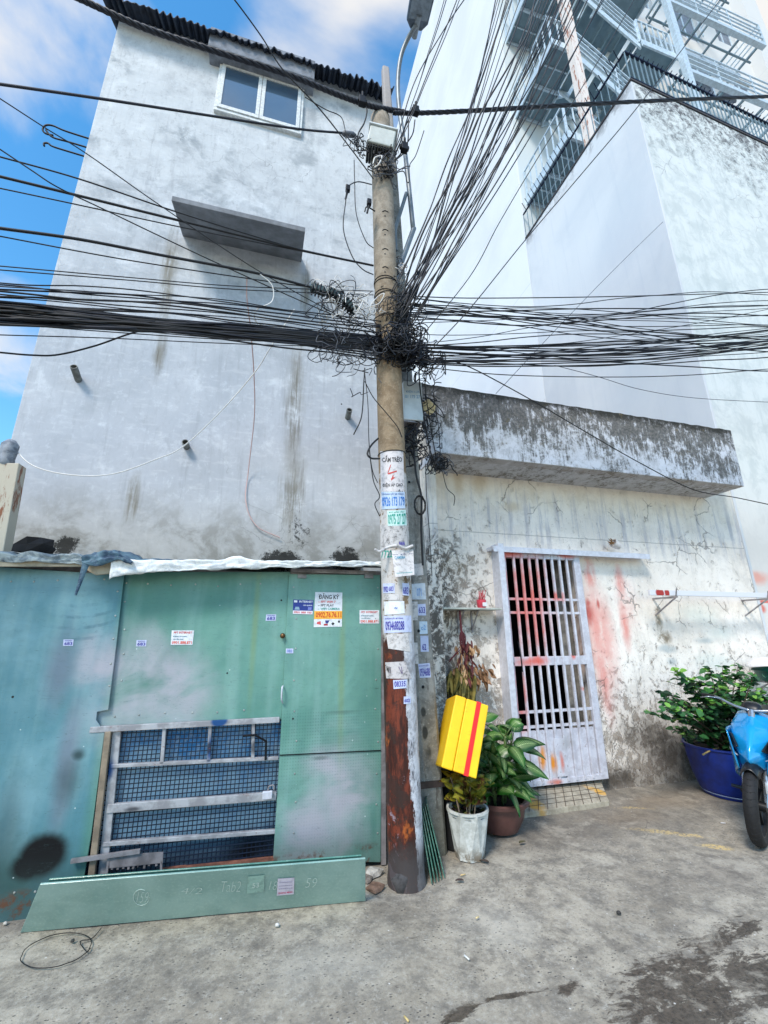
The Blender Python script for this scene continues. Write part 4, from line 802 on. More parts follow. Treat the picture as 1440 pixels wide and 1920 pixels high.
# poster skins on the pole
W_ = M_PAP
sticker(pole, pole_s, [(713, 846), (756, 845), (759, 948), (714, 950)], mat_paper('poster_skin', (210, 204, 204), .15), [('CẤM TRÈO', .08, .80, .94, .93, (30, 30, 34)), ('ĐIỆN ÁP CAO', .08, .34, .94, .43, (50, 48, 50)), ('NGUY HIỂM', .10, .21, .94, .30, (50, 48, 50)), ('CHẾT NGƯỜI', .08, .09, .94, .18, (50, 48, 50))], 'poster', 'white painted warning with a red lightning mark', [([(.42, .74), (.47, .76), (.36, .62), (.30, .60)], (190, 60, 50)), ([(.30, .60), (.70, .645), (.70, .62), (.34, .575)], (190, 60, 50)), ([(.52, .56), (.57, .56), (.50, .48), (.44, .47)], (190, 60, 50)), ([(.44, .50), (.6, .53), (.6, .51), (.46, .465)], (190, 60, 50))], lift=.0006)
sticker(pole, pole_s, [(715, 922), (759, 922), (760, 953), (716, 955)], mat_paper('poster_blue', (186, 204, 226)), [('0926 173 179', .02, .16, .98, .72, BLUE), ('KHOAN CẮT BÊ TÔNG', .05, .82, .95, .95, (60, 90, 150))], 'poster', lift=.003)
sticker(pole, pole_s, [(726, 958), (761, 956), (763, 985), (727, 986)], mat_paper('poster_green', (196, 226, 220)), [('0975 27 27', .03, .08, .97, .78, TEAL), ('RÚT HẦM CẦU', .1, .85, .9, .97, TEAL)], 'poster', lift=.002)
sticker(pole, pole_s, [(714, 985), (762, 985), (764, 1028), (714, 1026)], mat_paper('poster_torn', (192, 188, 186), .3), [('...', .7, .1, .9, .3, NAVY)], 'poster', lift=.001)
sticker(pole, pole_s, [(713, 1030), (736, 1030), (737, 1047), (714, 1048)], M_PAPO, [('7722', .02, .1, .98, .9, TEAL)], 'poster', lift=.001)
def flap(px, py, h=0):   # poster peeling away from the pole
    t = max(0, (py-1035)/50); P = pole_s(min(px, 762), py, h); return V((oY(px, py, P.y-.03-.05*t).x, P.y-.03-.05*t, oY(px, py, P.y-.03-.05*t).z))
sticker(pole, flap, [(734, 1032), (775, 1030), (777, 1078), (741, 1082)], M_PAPO, [('CÁP QUANG', .02, .80, .95, .95, (60, 66, 110)), ('CAMERA', .1, .66, .6, .78, (60, 140, 170))], 'poster', 'torn poster peeling off and hanging from the pole', [([(.1, .12), (.9, .10), (.9, .13), (.1, .15)], (130, 170, 170))])
rl = MB(); rl.tube(spline([flap(x, y, .01) if x > 715 else V(oY(x, y, 3.08)) for x, y in ((702, 1030), (712, 1034), (728, 1026), (745, 1023), (760, 1028), (774, 1023))], 6), [.011]*31, 7); rl.build('rolled_paper', M_PAPO, pole, smooth=True)
for q, base, rows in (
    ([(718, 1094), (740, 1094), (740, 1112), (718, 1112)], M_PAPB, [('0902', .05, .1, .42, .7, NAVY), ('683', .48, .2, .9, .7, NAVY)]),
    ([(754, 1093), (767, 1094), (767, 1117), (755, 1116)], M_PAPB, [('683', .1, .1, .9, .7, NAVY)]),
    ([(719, 1113), (748, 1114), (750, 1125), (720, 1125)], M_PAPO, []),
    ([(720, 1128), (758, 1127), (759, 1150), (721, 1153)], M_PAP, [('~', .5, .4, .65, .55, (90, 120, 190))]),
    ([(719, 1155), (771, 1154), (772, 1185), (720, 1187)], M_PAPB, [('0934688288', .06, .14, .74, .70, NAVY), ('KHOAN CẮT BÊ TÔNG', .06, .80, .7, .92, NAVY)]),
    ([(724, 1190), (765, 1188), (770, 1222), (728, 1216)], M_PAPO, []),
    ([(722, 1242), (760, 1240), (772, 1273), (724, 1272)], mat_paper('poster_worn', (196, 190, 190), .35), [('//', .12, .3, .25, .7, (70, 66, 80)), ('\\/', .6, .3, .75, .7, (80, 60, 110))]),
    ([(737, 1275), (763, 1274), (762, 1290), (738, 1292)], M_PAPB, [('08335', .08, .2, .92, .85, NAVY)]),
    ([(757, 1306), (770, 1306), (770, 1319), (757, 1320)], M_PAPB, [('602', .1, .2, .9, .7, NAVY)])):
    sticker(pole, pole_s, q, base, rows, 'poster', lift=.0015+rnd.random()*.0006)
sc = MB(); bc = pole_s(752, 1655, .0)
sc.lathe([(.0, .02), (.04, .018), (.06, .0)], bc, 9, Matrix.Rotation(R(90), 3, 'X'), lambda k, z: 1+.25*math.sin(k*2.1)); sc.build('cement_patch', plain('lumpy_cement', C(70, 68, 68), .9, 0, .4, 30, .5), pole, smooth=True)

# rear pole: tapered square shaft
RB, RM, RT = oY(805, 1500, 3.6), oY(771, 900, 3.6), oY(722, 128, 3.6)
def rx_(z): return RB.x+(RT.x-RB.x)*(z-RB.z)/(RT.z-RB.z)
def mat_rear():
    m = Mat('grey_square_pole'); b = m.noise(8, 8, .75, .3); f = m.noise(50, 5, .75); col = m.mix(m.ss(b, .38, .62), C(156, 154, 148), C(122, 120, 114)); col = m.mix(m.mul(m.ss(f, .56, .66), .6), col, C(190, 188, 180)); st = m.noise(12, 7, .75, 0, m.vec(1, 1, .25)); col = m.mix(m.mul(m.ss(st, .56, .64), .7), col, C(84, 78, 72))
    Q = lambda px, py, rx, rz, so=.4: m.blob(*PZ(px, py, 3.51), rx, rz, so, 0, 'xz', .2, 5)
    bl_ = m.mx(Q(794, 1335, .025, .045), Q(797, 1375, .03, .06), m.mul(Q(803, 1410, .04, .05, .9), .8)); col = m.mix(m.mul(bl_, .85), col, C(48, 52, 52)); low = m.ss(m.z, .5, .1); col = m.mix(m.mul(low, .6), col, C(92, 86, 66)); top = m.ss(m.z, 7, 8.4); col = m.mix(top, col, C(172, 166, 164)); return m.done(col, .85, 0, m.add(b, m.mul(f, .3)), .5, .01, .2)
M_REAR = mat_rear()
rear = empty('square_pole', (RB.x, 3.6, 0), 'older square grey concrete pole standing close behind the round one', 'pole')
rp_ = MB(); vs = []
for z, hw in ((-.05, .095), (2.2, .085), (3.4, .078), (6, .066), (8.6, .045)):
    x = rx_(z); c = .3*hw
    for a, b in ((-hw+c, -hw), (hw-c, -hw), (hw, -hw+c), (hw, hw-c), (hw-c, hw), (-hw+c, hw), (-hw, hw-c), (-hw, -hw+c)): vs.append((x+a, 3.6+b, z))
rp_.add(vs, [(i*8+k_, i*8+(k_+1) % 8, (i+1)*8+(k_+1) % 8, (i+1)*8+k_) for i in range(4) for k_ in range(8)]+[tuple(32+k_ for k_ in range(8))]); rp_.build('shaft', M_REAR, rear, bevel=.006)
def rear_s(px, py, h=0): return oY(px, py, 3.6-.088-h)
hm = MB()
for px, py in ((767, 904), (793, 1288), (785, 1183), (803, 1518), (806, 1660)): hm.lathe([(0, .002), (.013, .002)], rear_s(px, py, .001), 10, Matrix.Rotation(R(90), 3, 'X'))
hm.build('bolt_holes', M_BLKM, rear)
for q, base, rows in (([(772, 1095), (797, 1093), (799, 1124), (773, 1124)], mat_paper('poster_pale', (196, 206, 216)), [('071', .35, .2, .7, .7, (120, 160, 210))]), ([(783, 1133), (798, 1132), (799, 1154), (784, 1154)], M_PAPB, [('633', .1, .2, .9, .75, NAVY)]),
    ([(772, 1128), (783, 1128), (784, 1163), (773, 1163)], M_PAPO, []), ([(786, 1165), (801, 1165), (802, 1188), (787, 1189)], mat_paper('poster_sky', (206, 222, 236)), [('o2', .2, .3, .8, .7, (120, 170, 220))]), ([(788, 1192), (803, 1192), (804, 1222), (789, 1222)], M_PAPB, [('62', .2, .1, .7, .5, NAVY)]),
    ([(774, 1205), (783, 1205), (785, 1245), (775, 1245)], M_PAPO, []), ([(784, 1245), (806, 1243), (808, 1270), (787, 1271)], M_PAPB, [('0934688', .06, .1, .95, .68, NAVY), ('KHOAN CẮT', .05, .8, .9, .93, NAVY)]), ([(775, 1058), (792, 1056), (794, 1078), (777, 1080)], M_PAPO, [])):
    sticker(rear, rear_s, q, base, rows, 'poster', seg=1)
x_ = rx_(.47); MB().box(x_-.10, x_+.10, 3.495, 3.51, .44, .485).box(x_+.085, x_+.10, 3.5, 3.7, .44, .485).build('steel_strap', plain('rusty_strap', C(74, 62, 58), .7, .3), rear)
# steel band and dark clamp near the top of the rear pole
# ------------------------------------------------------------------ boxes, lamp and fittings on the poles
M_CAB = plain('pale_cabinet', C(206, 212, 212), .5, .1, .12, 6)
mb = empty('meter_box', oY(777, 752, 3.45), 'flat white metal box fixed beside the pole above the dark gap', 'electric box')
q = [oY(757, 786, 3.4), oY(794, 789, 3.4), oY(791, 716, 3.4), oY(756, 714, 3.4)]
MB().slab(q, (0, .14, 0)).build('body', M_CAB, mb, bevel=.008)
sticker(mb, lambda px, py, h: oY(px, py, 3.399-h), [(758, 730), (791, 731), (791, 748), (758, 747)], M_CAB, [('ĐIỆN LỰC', .1, .6, .9, .95, (110, 150, 180)), ('01 175 27', .05, .05, .9, .4, (110, 150, 180))], 'plate_lettering', seg=1)
MB().box(q[0].x+.01, q[1].x-.01, 3.41, 3.53, q[0].z-.012, q[0].z-.001).build('lower_lid', M_FRM, mb)
db = empty('junction_box', oY(715, 270, 3.1), 'pale grey junction box at the top of the round pole, bristling with cables', 'electric box')
jr = Matrix.Translation(oY(716, 262, 3.08)) @ Matrix.Rotation(R(-8), 4, 'Z') @ Matrix.Rotation(R(9), 4, 'Y')
MB(jr).box(-.145, .13, -.02, .2, -.09, .15).build('body', plain('grey_cabinet', C(186, 190, 184), .55, .1, .12, 8), db, bevel=.012)
MB(jr).box(-.16, .145, -.035, .22, .151, .172).build('lid', M_CAB, db, bevel=.004)
cl = MB(jr)
for i in range(9): cl.box(-.135+i*.029, -.118+i*.029, .0, .18, -.12, -.091)
for i in range(5): cl.tube([(-.12+i*.06, .03, -.14), (-.12+i*.06+.01, .02, -.2)], .008, 6)
cl.build('terminals', M_BLKM, db)
M_GALV = plain('galvanised_pipe', C(128, 137, 143), .45, .25, .2, 8)
lamp = empty('street_lamp', oY(745, 500, 3.42), 'street lamp on a long bent galvanised arm clamped to the poles', 'street lamp')
ap = [oY(736, 556, 3.46), oY(750, 500, 3.44), oY(776, 428, 3.42)]
MB().tube(ap, .028, 12).build('lower_arm', M_GALV, lamp, smooth='auto')
up = spline([oY(775, 432, 3.42), oY(766, 345, 3.4), oY(757, 265, 3.38), oY(748, 200, 3.36), oY(746, 150, 3.33), oY(752, 105, 3.27), oY(765, 72, 3.18), oY(781, 46, 3.05)], 6)
MB().tube(up, .026, 12).build('arm', M_GALV, lamp, smooth=True)
MB().tube([oY(762, 362, 3.40), oY(741, 430, 3.46), oY(742, 470, 3.5)], .02, 10).build('brace', M_GALV, lamp, smooth='auto')
hp = oY(784, 36, 3.0); hx = Matrix.Translation(hp) @ Matrix.Rotation(R(-6), 4, 'Z') @ Matrix.Rotation(R(14), 4, 'X')
hd = MB(hx); hd.prism([(-.07, .12, 0), (.07, .12, 0), (.13, .04, 0), (.145, -.55, 0), (.10, -.62, 0), (-.10, -.62, 0), (-.145, -.55, 0), (-.13, .04, 0)], (0, 0, .07)); hd.build('lamp_head', plain('lamp_housing', C(92, 104, 116), .5, .3), lamp, bevel=.015)
MB(hx).prism([(-.11, .0, -.012), (.11, .0, -.012), (.12, -.5, -.012), (-.12, -.5, -.012)], (0, 0, .011)).build('lamp_glass', plain('lamp_diffuser', C(128, 140, 150), .25, 0), lamp, bevel=.004)
MB(hx).tube([(0, .2, .02), (0, -.05, .0)], .035, 10).build('socket', M_GALV, lamp, smooth='auto')
# ------------------------------------------------------------------ cables
M_CAB1 = plain('black_cable', C(12, 13, 17), .55, 0, .2); M_CAB2 = plain('navy_cable', C(16, 22, 36), .55, 0, .2); M_CABW = plain('white_cable', C(228, 226, 222), .5, 0, .1); M_CABG = plain('grey_cable', C(88, 92, 100), .5, 0, .15); M_CABR = plain('pink_wire', C(212, 176, 170), .5, 0, .1)
def cpts(pts): return [oY(*p) if len(p) == 3 and not isinstance(p, V) else p for p in pts]
def cable(pts, r_, label, cat='cable', group=None, mat=None, k=8, name='cable', n=5):
    P = spline(cpts(pts), k); m = MB()
    if len(pts[0]) == 3 and not isinstance(pts[0], V):   # cables that leave the picture carry on along the street
        if pts[-1][0] > 1440 or pts[-1][1] < -15: P.append(P[-1]+(P[-1]-P[-2]).normalized()*4)
        if pts[0][0] < -15 or pts[0][1] < -15: P.insert(0, P[0]+(P[0]-P[1]).normalized()*4)
    m.tube(P, r_*1.15, n, False); return m.build(name, mat or M_CAB1, smooth=True, label=label, cat=cat, group=group)
def twist(pts, r_, R_, turns, label, strands=3, mat=None, k=14):
    P = spline(cpts(pts), k); P = [P[0]+(P[0]-P[1]).normalized()*(4-.5*i_) for i_ in range(8)]+P if pts[0][1] < 0 else P+[P[-1]+(P[-1]-P[-2]).normalized()*.5*(i_+1) for i_ in range(8)]; root = empty('twisted_cable', P[len(P)//2], label, 'cable'); L = len(P)
    for s_ in range(strands):
        q = []
        for i, p in enumerate(P):
            d = (P[min(i+1, L-1)]-P[max(i-1, 0)]).normalized(); u = d.cross(V((0, 0, 1))).normalized(); w2 = d.cross(u); a = turns*2*math.pi*i/L+s_*2*math.pi/strands
            q.append(p+(u*math.cos(a)+w2*math.sin(a))*R_)
        MB().tube(q, r_, 6, False).build('strand', mat or M_CAB2, root, smooth=True)
    return root
Yp = 3.12
twist([(90, -30, 3.0), (155, 0, 3.02), (270, 52, 3.05), (400, 95, 3.08), (540, 140, 3.1), (640, 180, 3.12), (700, 200, 3.14), (760, 211, 3.14)], .013, .016, 16, 'thick twisted power cable descending from the upper left to the pole top', 4)
twist([(738, 212, 3.14), (790, 212, 3.13), (900, 207, 3.1), (1050, 198, 3.06), (1250, 188, 3.0), (1440, 181, 2.95), (1500, 178, 2.93)], .011, .014, 14, 'thick twisted power cable running right from the pole top', 4)
for (x, y), lab in (((679, 190), 'black cable clamp left of the pole top'), ((779, 208), 'black double cable clamp just right of the pole top'), ((758, 277), 'black clamp beside the lamp arm below the twisted cables')):
    c = oY(x, y, 3.08); cl = MB().box(c.x-.035, c.x+.035, c.y-.03, c.y+.03, c.z-.05, c.z+.05).box(c.x-.05, c.x+.05, c.y-.02, c.y+.02, c.z-.02, c.z+.015).tube([c+V((0, -.02, .04)), c+V((0, -.02, .11))], .014, 8); cl.build('cable_clamp', M_BLKM, bevel=.008, label=lab, cat='clamp')
L_ = 'cable'
cable([(-40, 152, 2.6), (0, 158, 2.65), (200, 187, 2.8), (400, 218, 2.95), (560, 242, 3.05), (650, 250, 3.1)], .009, 'dark cable crossing the upper window height from far left to the junction box', mat=M_CAB2)
cs = MB(); a, b = oY(640, 250, 3.1), oY(668, 254, 3.1); cs.tube([a, a.lerp(b, .2), a.lerp(b, .8), b], [.01, .028, .028, .01], 10); cs.tube([a.lerp(b, .3), a.lerp(b, .3)-V((0, 0, .06))], .006, 6); cs.build('cable_dead_end', M_CABG, smooth=True, label='grey dead end grip just left of the junction box', cat='clamp')
cable([(-40, 160, 2.4), (0, 185, 2.5), (85, 240, 2.6), (165, 290, 2.7), (300, 385, 2.85), (480, 505, 3.0), (640, 595, 3.12)], .0035, 'thin straight wire slanting down past the iron hooks at the left')
cable([(-40, 255, 2.5), (0, 280, 2.55), (60, 320, 2.6), (110, 352, 2.65), (200, 395, 2.8), (400, 490, 2.95), (600, 580, 3.1), (700, 620, 3.2)], .004, 'thin wavy wire slanting from the far left down to the cable knot')
cable([(-40, 283, 2.7), (0, 294, 2.72), (150, 336, 2.8), (330, 397, 2.9), (500, 450, 3.0), (570, 470, 3.05)], .005, 'slim dark cable passing over the left end of the grey canopy')
cable([(-40, 322, 2.7), (0, 331, 2.72), (160, 370, 2.8), (330, 412, 2.9), (560, 468, 3.05), (700, 498, 3.18)], .0085, 'thick dark cable crossing the grey canopy to the pole')
cable([(-40, 345, 2.7), (0, 353, 2.72), (160, 387, 2.8), (330, 424, 2.9), (560, 470, 3.06), (700, 499, 3.19)], .004, 'thin cable just under the thick one that crosses the grey canopy')
cable([(-40, 421, 2.7), (0, 428, 2.72), (150, 449, 2.8), (300, 478, 2.9), (480, 512, 3.0), (590, 540, 3.08), (645, 548, 3.12)], .0095, 'thick dark cable running to the two green splice boxes left of the pole')
cable([(-40, 436, 2.72), (0, 443, 2.74), (230, 486, 2.86), (450, 520, 2.99), (570, 537, 3.08)], .004, 'thin cable hanging below the thick one that feeds the splice boxes')
cable([(-40, 496, 2.7), (0, 499, 2.72), (250, 521, 2.88), (450, 537, 3.0), (700, 546, 3.18)], .0035, 'upper of two thin wires crossing the house below the canopy', group='pair of thin wires below the canopy')
cable([(-40, 502, 2.7), (0, 506, 2.72), (250, 526, 2.88), (450, 543, 3.0), (700, 553, 3.18)], .0035, 'lower of two thin wires crossing the house below the canopy', group='pair of thin wires below the canopy')
cable([(-40, 657, 2.9), (0, 661, 2.92), (60, 666, 2.95), (110, 665, 2.97), (180, 648, 3.0), (250, 624, 3.03), (330, 606, 3.06)], .0055, 'loose cable drooping out of the bundle over the sky at the far left')
cable([(20, 832, 4.0), (60, 872, 3.9), (130, 890, 3.8), (210, 889, 3.7), (290, 862, 3.6), (345, 836, 3.55), (420, 765, 3.45), (480, 695, 3.4), (505, 655, 3.35), (552, 580, 3.3)], .0045, 'long slack pale cable sagging from the rusty post up to the bundle', mat=M_CABW)
cable([(463, 518, 3.0), (463, 560, 3.1), (470, 620, 3.3), (476, 700, 3.6), (477, 780, 4.2), (466, 880, 4.55), (461, 940, 4.57), (480, 985, 4.57), (525, 1008, 4.57)], .0045, 'pinkish wire hanging loose down the tall white house', mat=M_CABR)
cable([(485, 512, 3.0), (510, 535, 3.02), (510, 565, 3.04), (482, 580, 3.05), (478, 600, 3.08), (495, 612, 3.1)], .004, 'short curly white wire hanging over the bundle', mat=M_CABW)
cable([(420, -20, 2.6), (440, 0, 2.65), (490, 68, 2.8), (530, 130, 2.9), (600, 205, 3.0), (655, 275, 3.1), (700, 335, 3.14)], .0055, 'dark cable dropping steeply from the top past the right window pane')
cable([(572, 182, 2.95), (610, 205, 3.0), (640, 220, 3.05), (650, 255, 3.08), (665, 272, 3.1)], .004, 'thin curly wire between the window and the junction box')
cable([(680, 196, 3.1), (688, 205, 3.08), (683, 230, 3.06), (672, 250, 3.06), (668, 275, 3.08)], .007, 'short black tail hanging from the left cable clamp')
cable([(664, 300, 3.08), (665, 340, 3.08), (668, 400, 3.1), (685, 450, 3.15), (700, 465, 3.2)], .004, 'thin slack wire looping down the left side of the pole')
cable([(697, 346, 3.12), (670, 341, 3.08), (652, 352, 3.06), (648, 380, 3.06), (644, 430, 3.08), (660, 480, 3.1), (680, 505, 3.14), (700, 515, 3.18)], .0045, 'slack black wire with an insulator looping left of the pole')
for (x, y), lab in (((652, 354), 'small black connector on the slack wire left of the pole'), ((692, 380), 'black clamp bolted to the left side of the round pole')):
    c = oY(x, y, 3.07); MB().box(c.x-.02, c.x+.022, c.y-.02, c.y+.02, c.z-.03, c.z+.035).tube([c+V((.0, 0, -.03)), c+V((-.02, 0, -.14))], .011, 6).build('connector', M_BLKM, bevel=.006, label=lab, cat='clamp')
cable([(684, 397, 3.1), (688, 388, 3.1), (703, 396, 3.15)], .006, 'bent black hook sticking out of the pole')
cable([(778, 225, 3.08), (774, 250, 3.08), (762, 270, 3.1), (750, 290, 3.12), (735, 305, 3.1)], .006, 'black drop lead from the right clamp to the junction box')
cable([(766, 225, 3.08), (765, 262, 3.09), (758, 285, 3.1), (742, 300, 3.1)], .006, 'second black drop lead beside the lamp arm')
cable([(795, 245, 3.0), (780, 290, 3.05), (768, 310, 3.08), (768, 335, 3.1), (764, 342, 3.12), (757, 322, 3.15), (740, 325, 3.12)], .0045, 'thin wire curling round the lamp arm near the junction box')
cable([(700, 330, 3.1), (712, 326, 3.08), (735, 326, 3.08), (760, 312, 3.1)], .005, 'grey wire wrapped across the pole under the junction box', mat=M_CABG)
cable([(699, 312, 3.06), (703, 296, 3.04), (716, 293, 3.03), (710, 308, 3.03), (702, 314, 3.05)], .006, 'small white loop of cable under the junction box', mat=M_CABW)
# upward fan to the right
g_ = 'cables fanning up from the pole to the upper right'
tops = [(832, 2.6), (836, 2.62), (856, 2.55), (860, 2.5), (930, 2.4), (936, 2.4), (941, 2.42), (946, 2.38), (952, 2.4), (958, 2.35), (985, 2.3), (1000, 2.3), (1012, 2.3), (1022, 2.28), (1027, 2.25), (1033, 2.3), (1040, 2.2), (1046, 2.25), (1052, 2.2), (1058, 2.2), (1064, 2.25), (1072, 2.2), (1080, 2.2), (1088, 2.15), (1096, 2.15), (1122, 2.1), (1130, 2.1), (925, 2.42), (949, 2.4), (972, 2.33), (1006, 2.3), (1018, 2.3), (1036, 2.25), (1049, 2.22), (1068, 2.2), (1084, 2.2)]
for i, (tx, ty) in enumerate(tops):
    if i < 4: bx_, by_ = 735+rnd.uniform(-4, 6), rnd.uniform(285, 320)
    else: bx_, by_ = rnd.uniform(728, 762), 560+(i % 7)*14+rnd.uniform(-12, 12)
    mid = rnd.uniform(-.03, .03)+.0; pts = []
    ex, ey = tx+(tx-bx_)*.08, -by_*.08
    sag = rnd.uniform(10, 34) if i > 3 else 4
    for t in (0, .12, .28, .45, .62, .8, 1):
        x = bx_+(ex-bx_)*t; y = by_+(ey-by_)*t; s_ = math.sin(t*math.pi)*sag; jj = 0 if t in (0, 1) else 5 if i > 3 else 1.5
        pts.append((x+s_*.55+rnd.uniform(-jj, jj), y+s_*.6+rnd.uniform(-jj, jj), 3.14+(ty-3.14)*t))
    cable(pts, rnd.choice((.0036, .0042, .005, .006)), 'thin black cable rising from the pole in the fan to the upper right' if i > 3 else 'thin black cable rising from the junction box past the street lamp', group=g_ if i > 3 else 'cables rising from the junction box past the lamp', mat=rnd.choice((M_CAB1, M_CAB2)))
cable([(800, 665, 3.2), (880, 580, 3.0), (985, 450, 2.8), (1100, 315, 2.5), (1200, 195, 2.3), (1350, 0, 2.0), (1380, -40, 1.95)], .0045, 'single straight cable slanting to the top right across the white block')
cable([(770, 655, 3.2), (880, 520, 3.0), (935, 420, 2.9), (1000, 310, 2.7), (1100, 150, 2.4), (1160, 50, 2.2), (1200, -20, 2.1)], .004, 'straight cable slanting just left of the fire stairs')
cable([(930, 738, 4.3), (1050, 610, 4.45), (1157, 500, 4.7), (1243, 416, 4.46)], .004, 'faint thin wire slanting up to the corner of the white block', mat=M_CABG)
cable([(735, 300, 3.1), (775, 160, 2.9), (830, 60, 2.7), (870, 0, 2.6), (900, -40, 2.5)], .005, 'cable crossing the lamp arm up to the top edge')
# left bundle
gl_ = 'cables in the sagging bundle running left from the pole'
for i in range(54):
    t_ = i/45; core = i > 9
    y0 = (526+i*4.5) if not core else rnd.gauss(582, 13); ye = rnd.gauss(652, 9) if core else 600+i*4+rnd.uniform(-8, 8)
    pts = []; sg_ = rnd.uniform(4, 14); r0 = rnd.random()*6
    for j in range(9):
        t = j/8; x = -40+(722+40)*t; y = y0+(ye-y0)*t+math.sin(t*math.pi)*(-sg_ if not core else -sg_*.3)+math.sin(t*9+r0)*(2.5 if core else 4)*(1-abs(2*t-1)*.6)+rnd.uniform(-2, 2)
        pts.append((x, y, 2.75+.42*t+rnd.uniform(-.05, .05)*(1-t)))
    cable(pts, rnd.choice((.0045, .005, .006, .007, .009) if core else (.0035, .004, .0055)), 'black cable in the dense sagging bundle left of the pole' if core else 'thin black cable spread loosely above the left bundle', group=gl_ if core else 'loose cables above the left bundle', mat=rnd.choice((M_CAB1, M_CAB1, M_CAB2)), k=6)
for i, (y0, y1, y2, y3) in enumerate(((600, 615, 636, 640), (606, 622, 638, 646), (628, 634, 645, 652))):
    cable([(-40, y0-3, 2.8), (0, y0, 2.82), (200, y1, 2.95), (450, y2, 3.08), (700, y3, 3.2)], .0032, 'thin wire trailing under the left bundle', group='thin wires under the left bundle')
# right bundle
gr_ = 'cables crossing in the loose bundle right of the pole'
for i in range(44):
    low = i < 24
    y0 = rnd.uniform(640, 682) if low else rnd.uniform(560, 650); y1 = (rnd.gauss(636, 22) if low else rnd.uniform(548, 660))
    y1 = min(max(y1, 548), 690); pts = []; ph = rnd.random()*6; am = rnd.uniform(2, 14) if not low else rnd.uniform(1, 7)
    for j in range(10):
        t = j/9; x = 735+(1500-735)*t; sag = math.sin(t*math.pi)*(20 if low else 6); y = y0+(y1-y0)*t+sag*.8+math.sin(t*7+ph)*am+rnd.uniform(-1.5, 1.5)
        pts.append((x, y, 3.2-.35*t+rnd.uniform(-.05, .05)))
    cable(pts, rnd.choice((.0032, .0038, .0045, .0055)), 'thin black cable in the loose crossing bundle right of the pole', group=gr_, mat=rnd.choice((M_CAB1, M_CAB2)), k=6)
cable([(780, 556, 3.2), (900, 559, 3.1), (1150, 556, 3.0), (1440, 548, 2.9), (1500, 546, 2.88)], .0045, 'topmost straight cable running right from the pole')
cable([(790, 688, 3.2), (950, 703, 3.1), (1150, 707, 3.0), (1300, 703, 2.92), (1440, 692, 2.85), (1500, 688, 2.8)], .004, 'lowest sagging cable of the bundle right of the pole')
cable([(820, 672, 3.25), (880, 688, 3.3), (1000, 752, 3.45), (1090, 805, 3.55), (1200, 868, 3.65), (1300, 918, 3.7), (1380, 933, 3.65), (1460, 950, 3.5)], .005, 'cable running down diagonally across the mossy parapet')
cable([(1040, 685, 3.1), (1120, 706, 3.2), (1200, 730, 3.3), (1300, 746, 3.3), (1440, 754, 3.2), (1500, 756, 3.2)], .003, 'faint thin cable sagging above the right end of the parapet', mat=M_CABG)
def blobtangle(name, label, cen, sx, sz, n_, r_, rad, mats, sy=.12, seed=1):
    rg = random.Random(seed); m = MB(); c0_ = oY(*cen)
    for i in range(n_):
        c = c0_+V((rg.gauss(0, sx), rg.gauss(0, sy), rg.gauss(0, sz))); ra = rad*rg.uniform(.35, 1.2); n1 = V((rg.gauss(0, .5), rg.gauss(-1, .5), rg.gauss(0, .5))).normalized(); u = n1.orthogonal().normalized(); v = n1.cross(u)
        a0 = rg.random()*6.28; sp_ = rg.uniform(2, 6.5); e = rg.uniform(.4, 1)
        pts = [c+u*ra*math.cos(a0+sp_*k_/5)+v*ra*e*math.sin(a0+sp_*k_/5)+V((rg.gauss(0, .012), rg.gauss(0, .012), rg.gauss(0, .015))) for k_ in range(6)]
        m.cur = rg.randrange(len(mats)); m.tube(spline(pts, 4), r_*rg.uniform(.7, 1.3), 4, False)
    return m.build(name, mats, smooth=True, label=label, cat='cable tangle', kind='stuff')
blobtangle('cable_tangle', 'dense black knot of coiled cable ends wrapped round the pole', (748, 655, 3.12), .10, .055, 230, .0048, .10, [M_CAB1, M_CAB2], .07, 3)
blobtangle('cable_tangle', 'looser curls of black wire above and right of the knot', (748, 600, 3.15), .09, .16, 110, .0035, .10, [M_CAB1, M_CAB2], .06, 4)
blobtangle('cable_tangle', 'black wire curls drooping left of the pole under the bundle', (655, 655, 3.1), .15, .13, 60, .003, .10, [M_CAB1, M_CAB2, M_CABG], .05, 5)
blobtangle('cable_tangle', 'messy white and black wires round the splice boxes left of the pole', (650, 570, 3.1), .17, .09, 85, .0034, .10, [M_CABW, M_CAB1, M_CABG, M_CABW], .05, 6)
blobtangle('cable_tangle', 'cable curls dangling beside the white meter box', (785, 668, 3.2), .10, .12, 80, .0038, .09, [M_CAB1, M_CAB2], .05, 7)
blobtangle('cable_tangle', 'cables jammed into the dark gap between the poles and the low house', (772, 830, 3.5), .05, .13, 50, .005, .08, [M_CAB1, M_CAB2], .05, 8)
blobtangle('cable_tangle', 'wires and clamps knotted round the pole just below the junction box', (722, 312, 3.08), .075, .07, 50, .0042, .07, [M_CAB1, M_CAB2, M_CABG], .04, 12)
blobtangle('cable_tangle', 'snarl of black wire between the cable grip and the junction box', (675, 272, 3.08), .05, .04, 22, .004, .06, [M_CAB1, M_CAB2], .03, 13)
blobtangle('cable_tangle', 'black cables tucked into the corner right of the square pole', (800, 800, 3.6), .05, .2, 40, .0045, .09, [M_CAB1, M_CAB2], .04, 14)
blobtangle('cable_tangle', 'coiled cable hub hanging at the left end of the parapet', (822, 872, 3.72), .045, .04, 46, .0045, .08, [M_CAB1, M_CABG], .03, 9)
blobtangle('cable_tangle', 'wires bunched where the fan leaves the pole by the lamp arm', (745, 505, 3.3), .035, .07, 26, .004, .06, [M_CAB1, M_CABG, M_CABW], .04, 10)
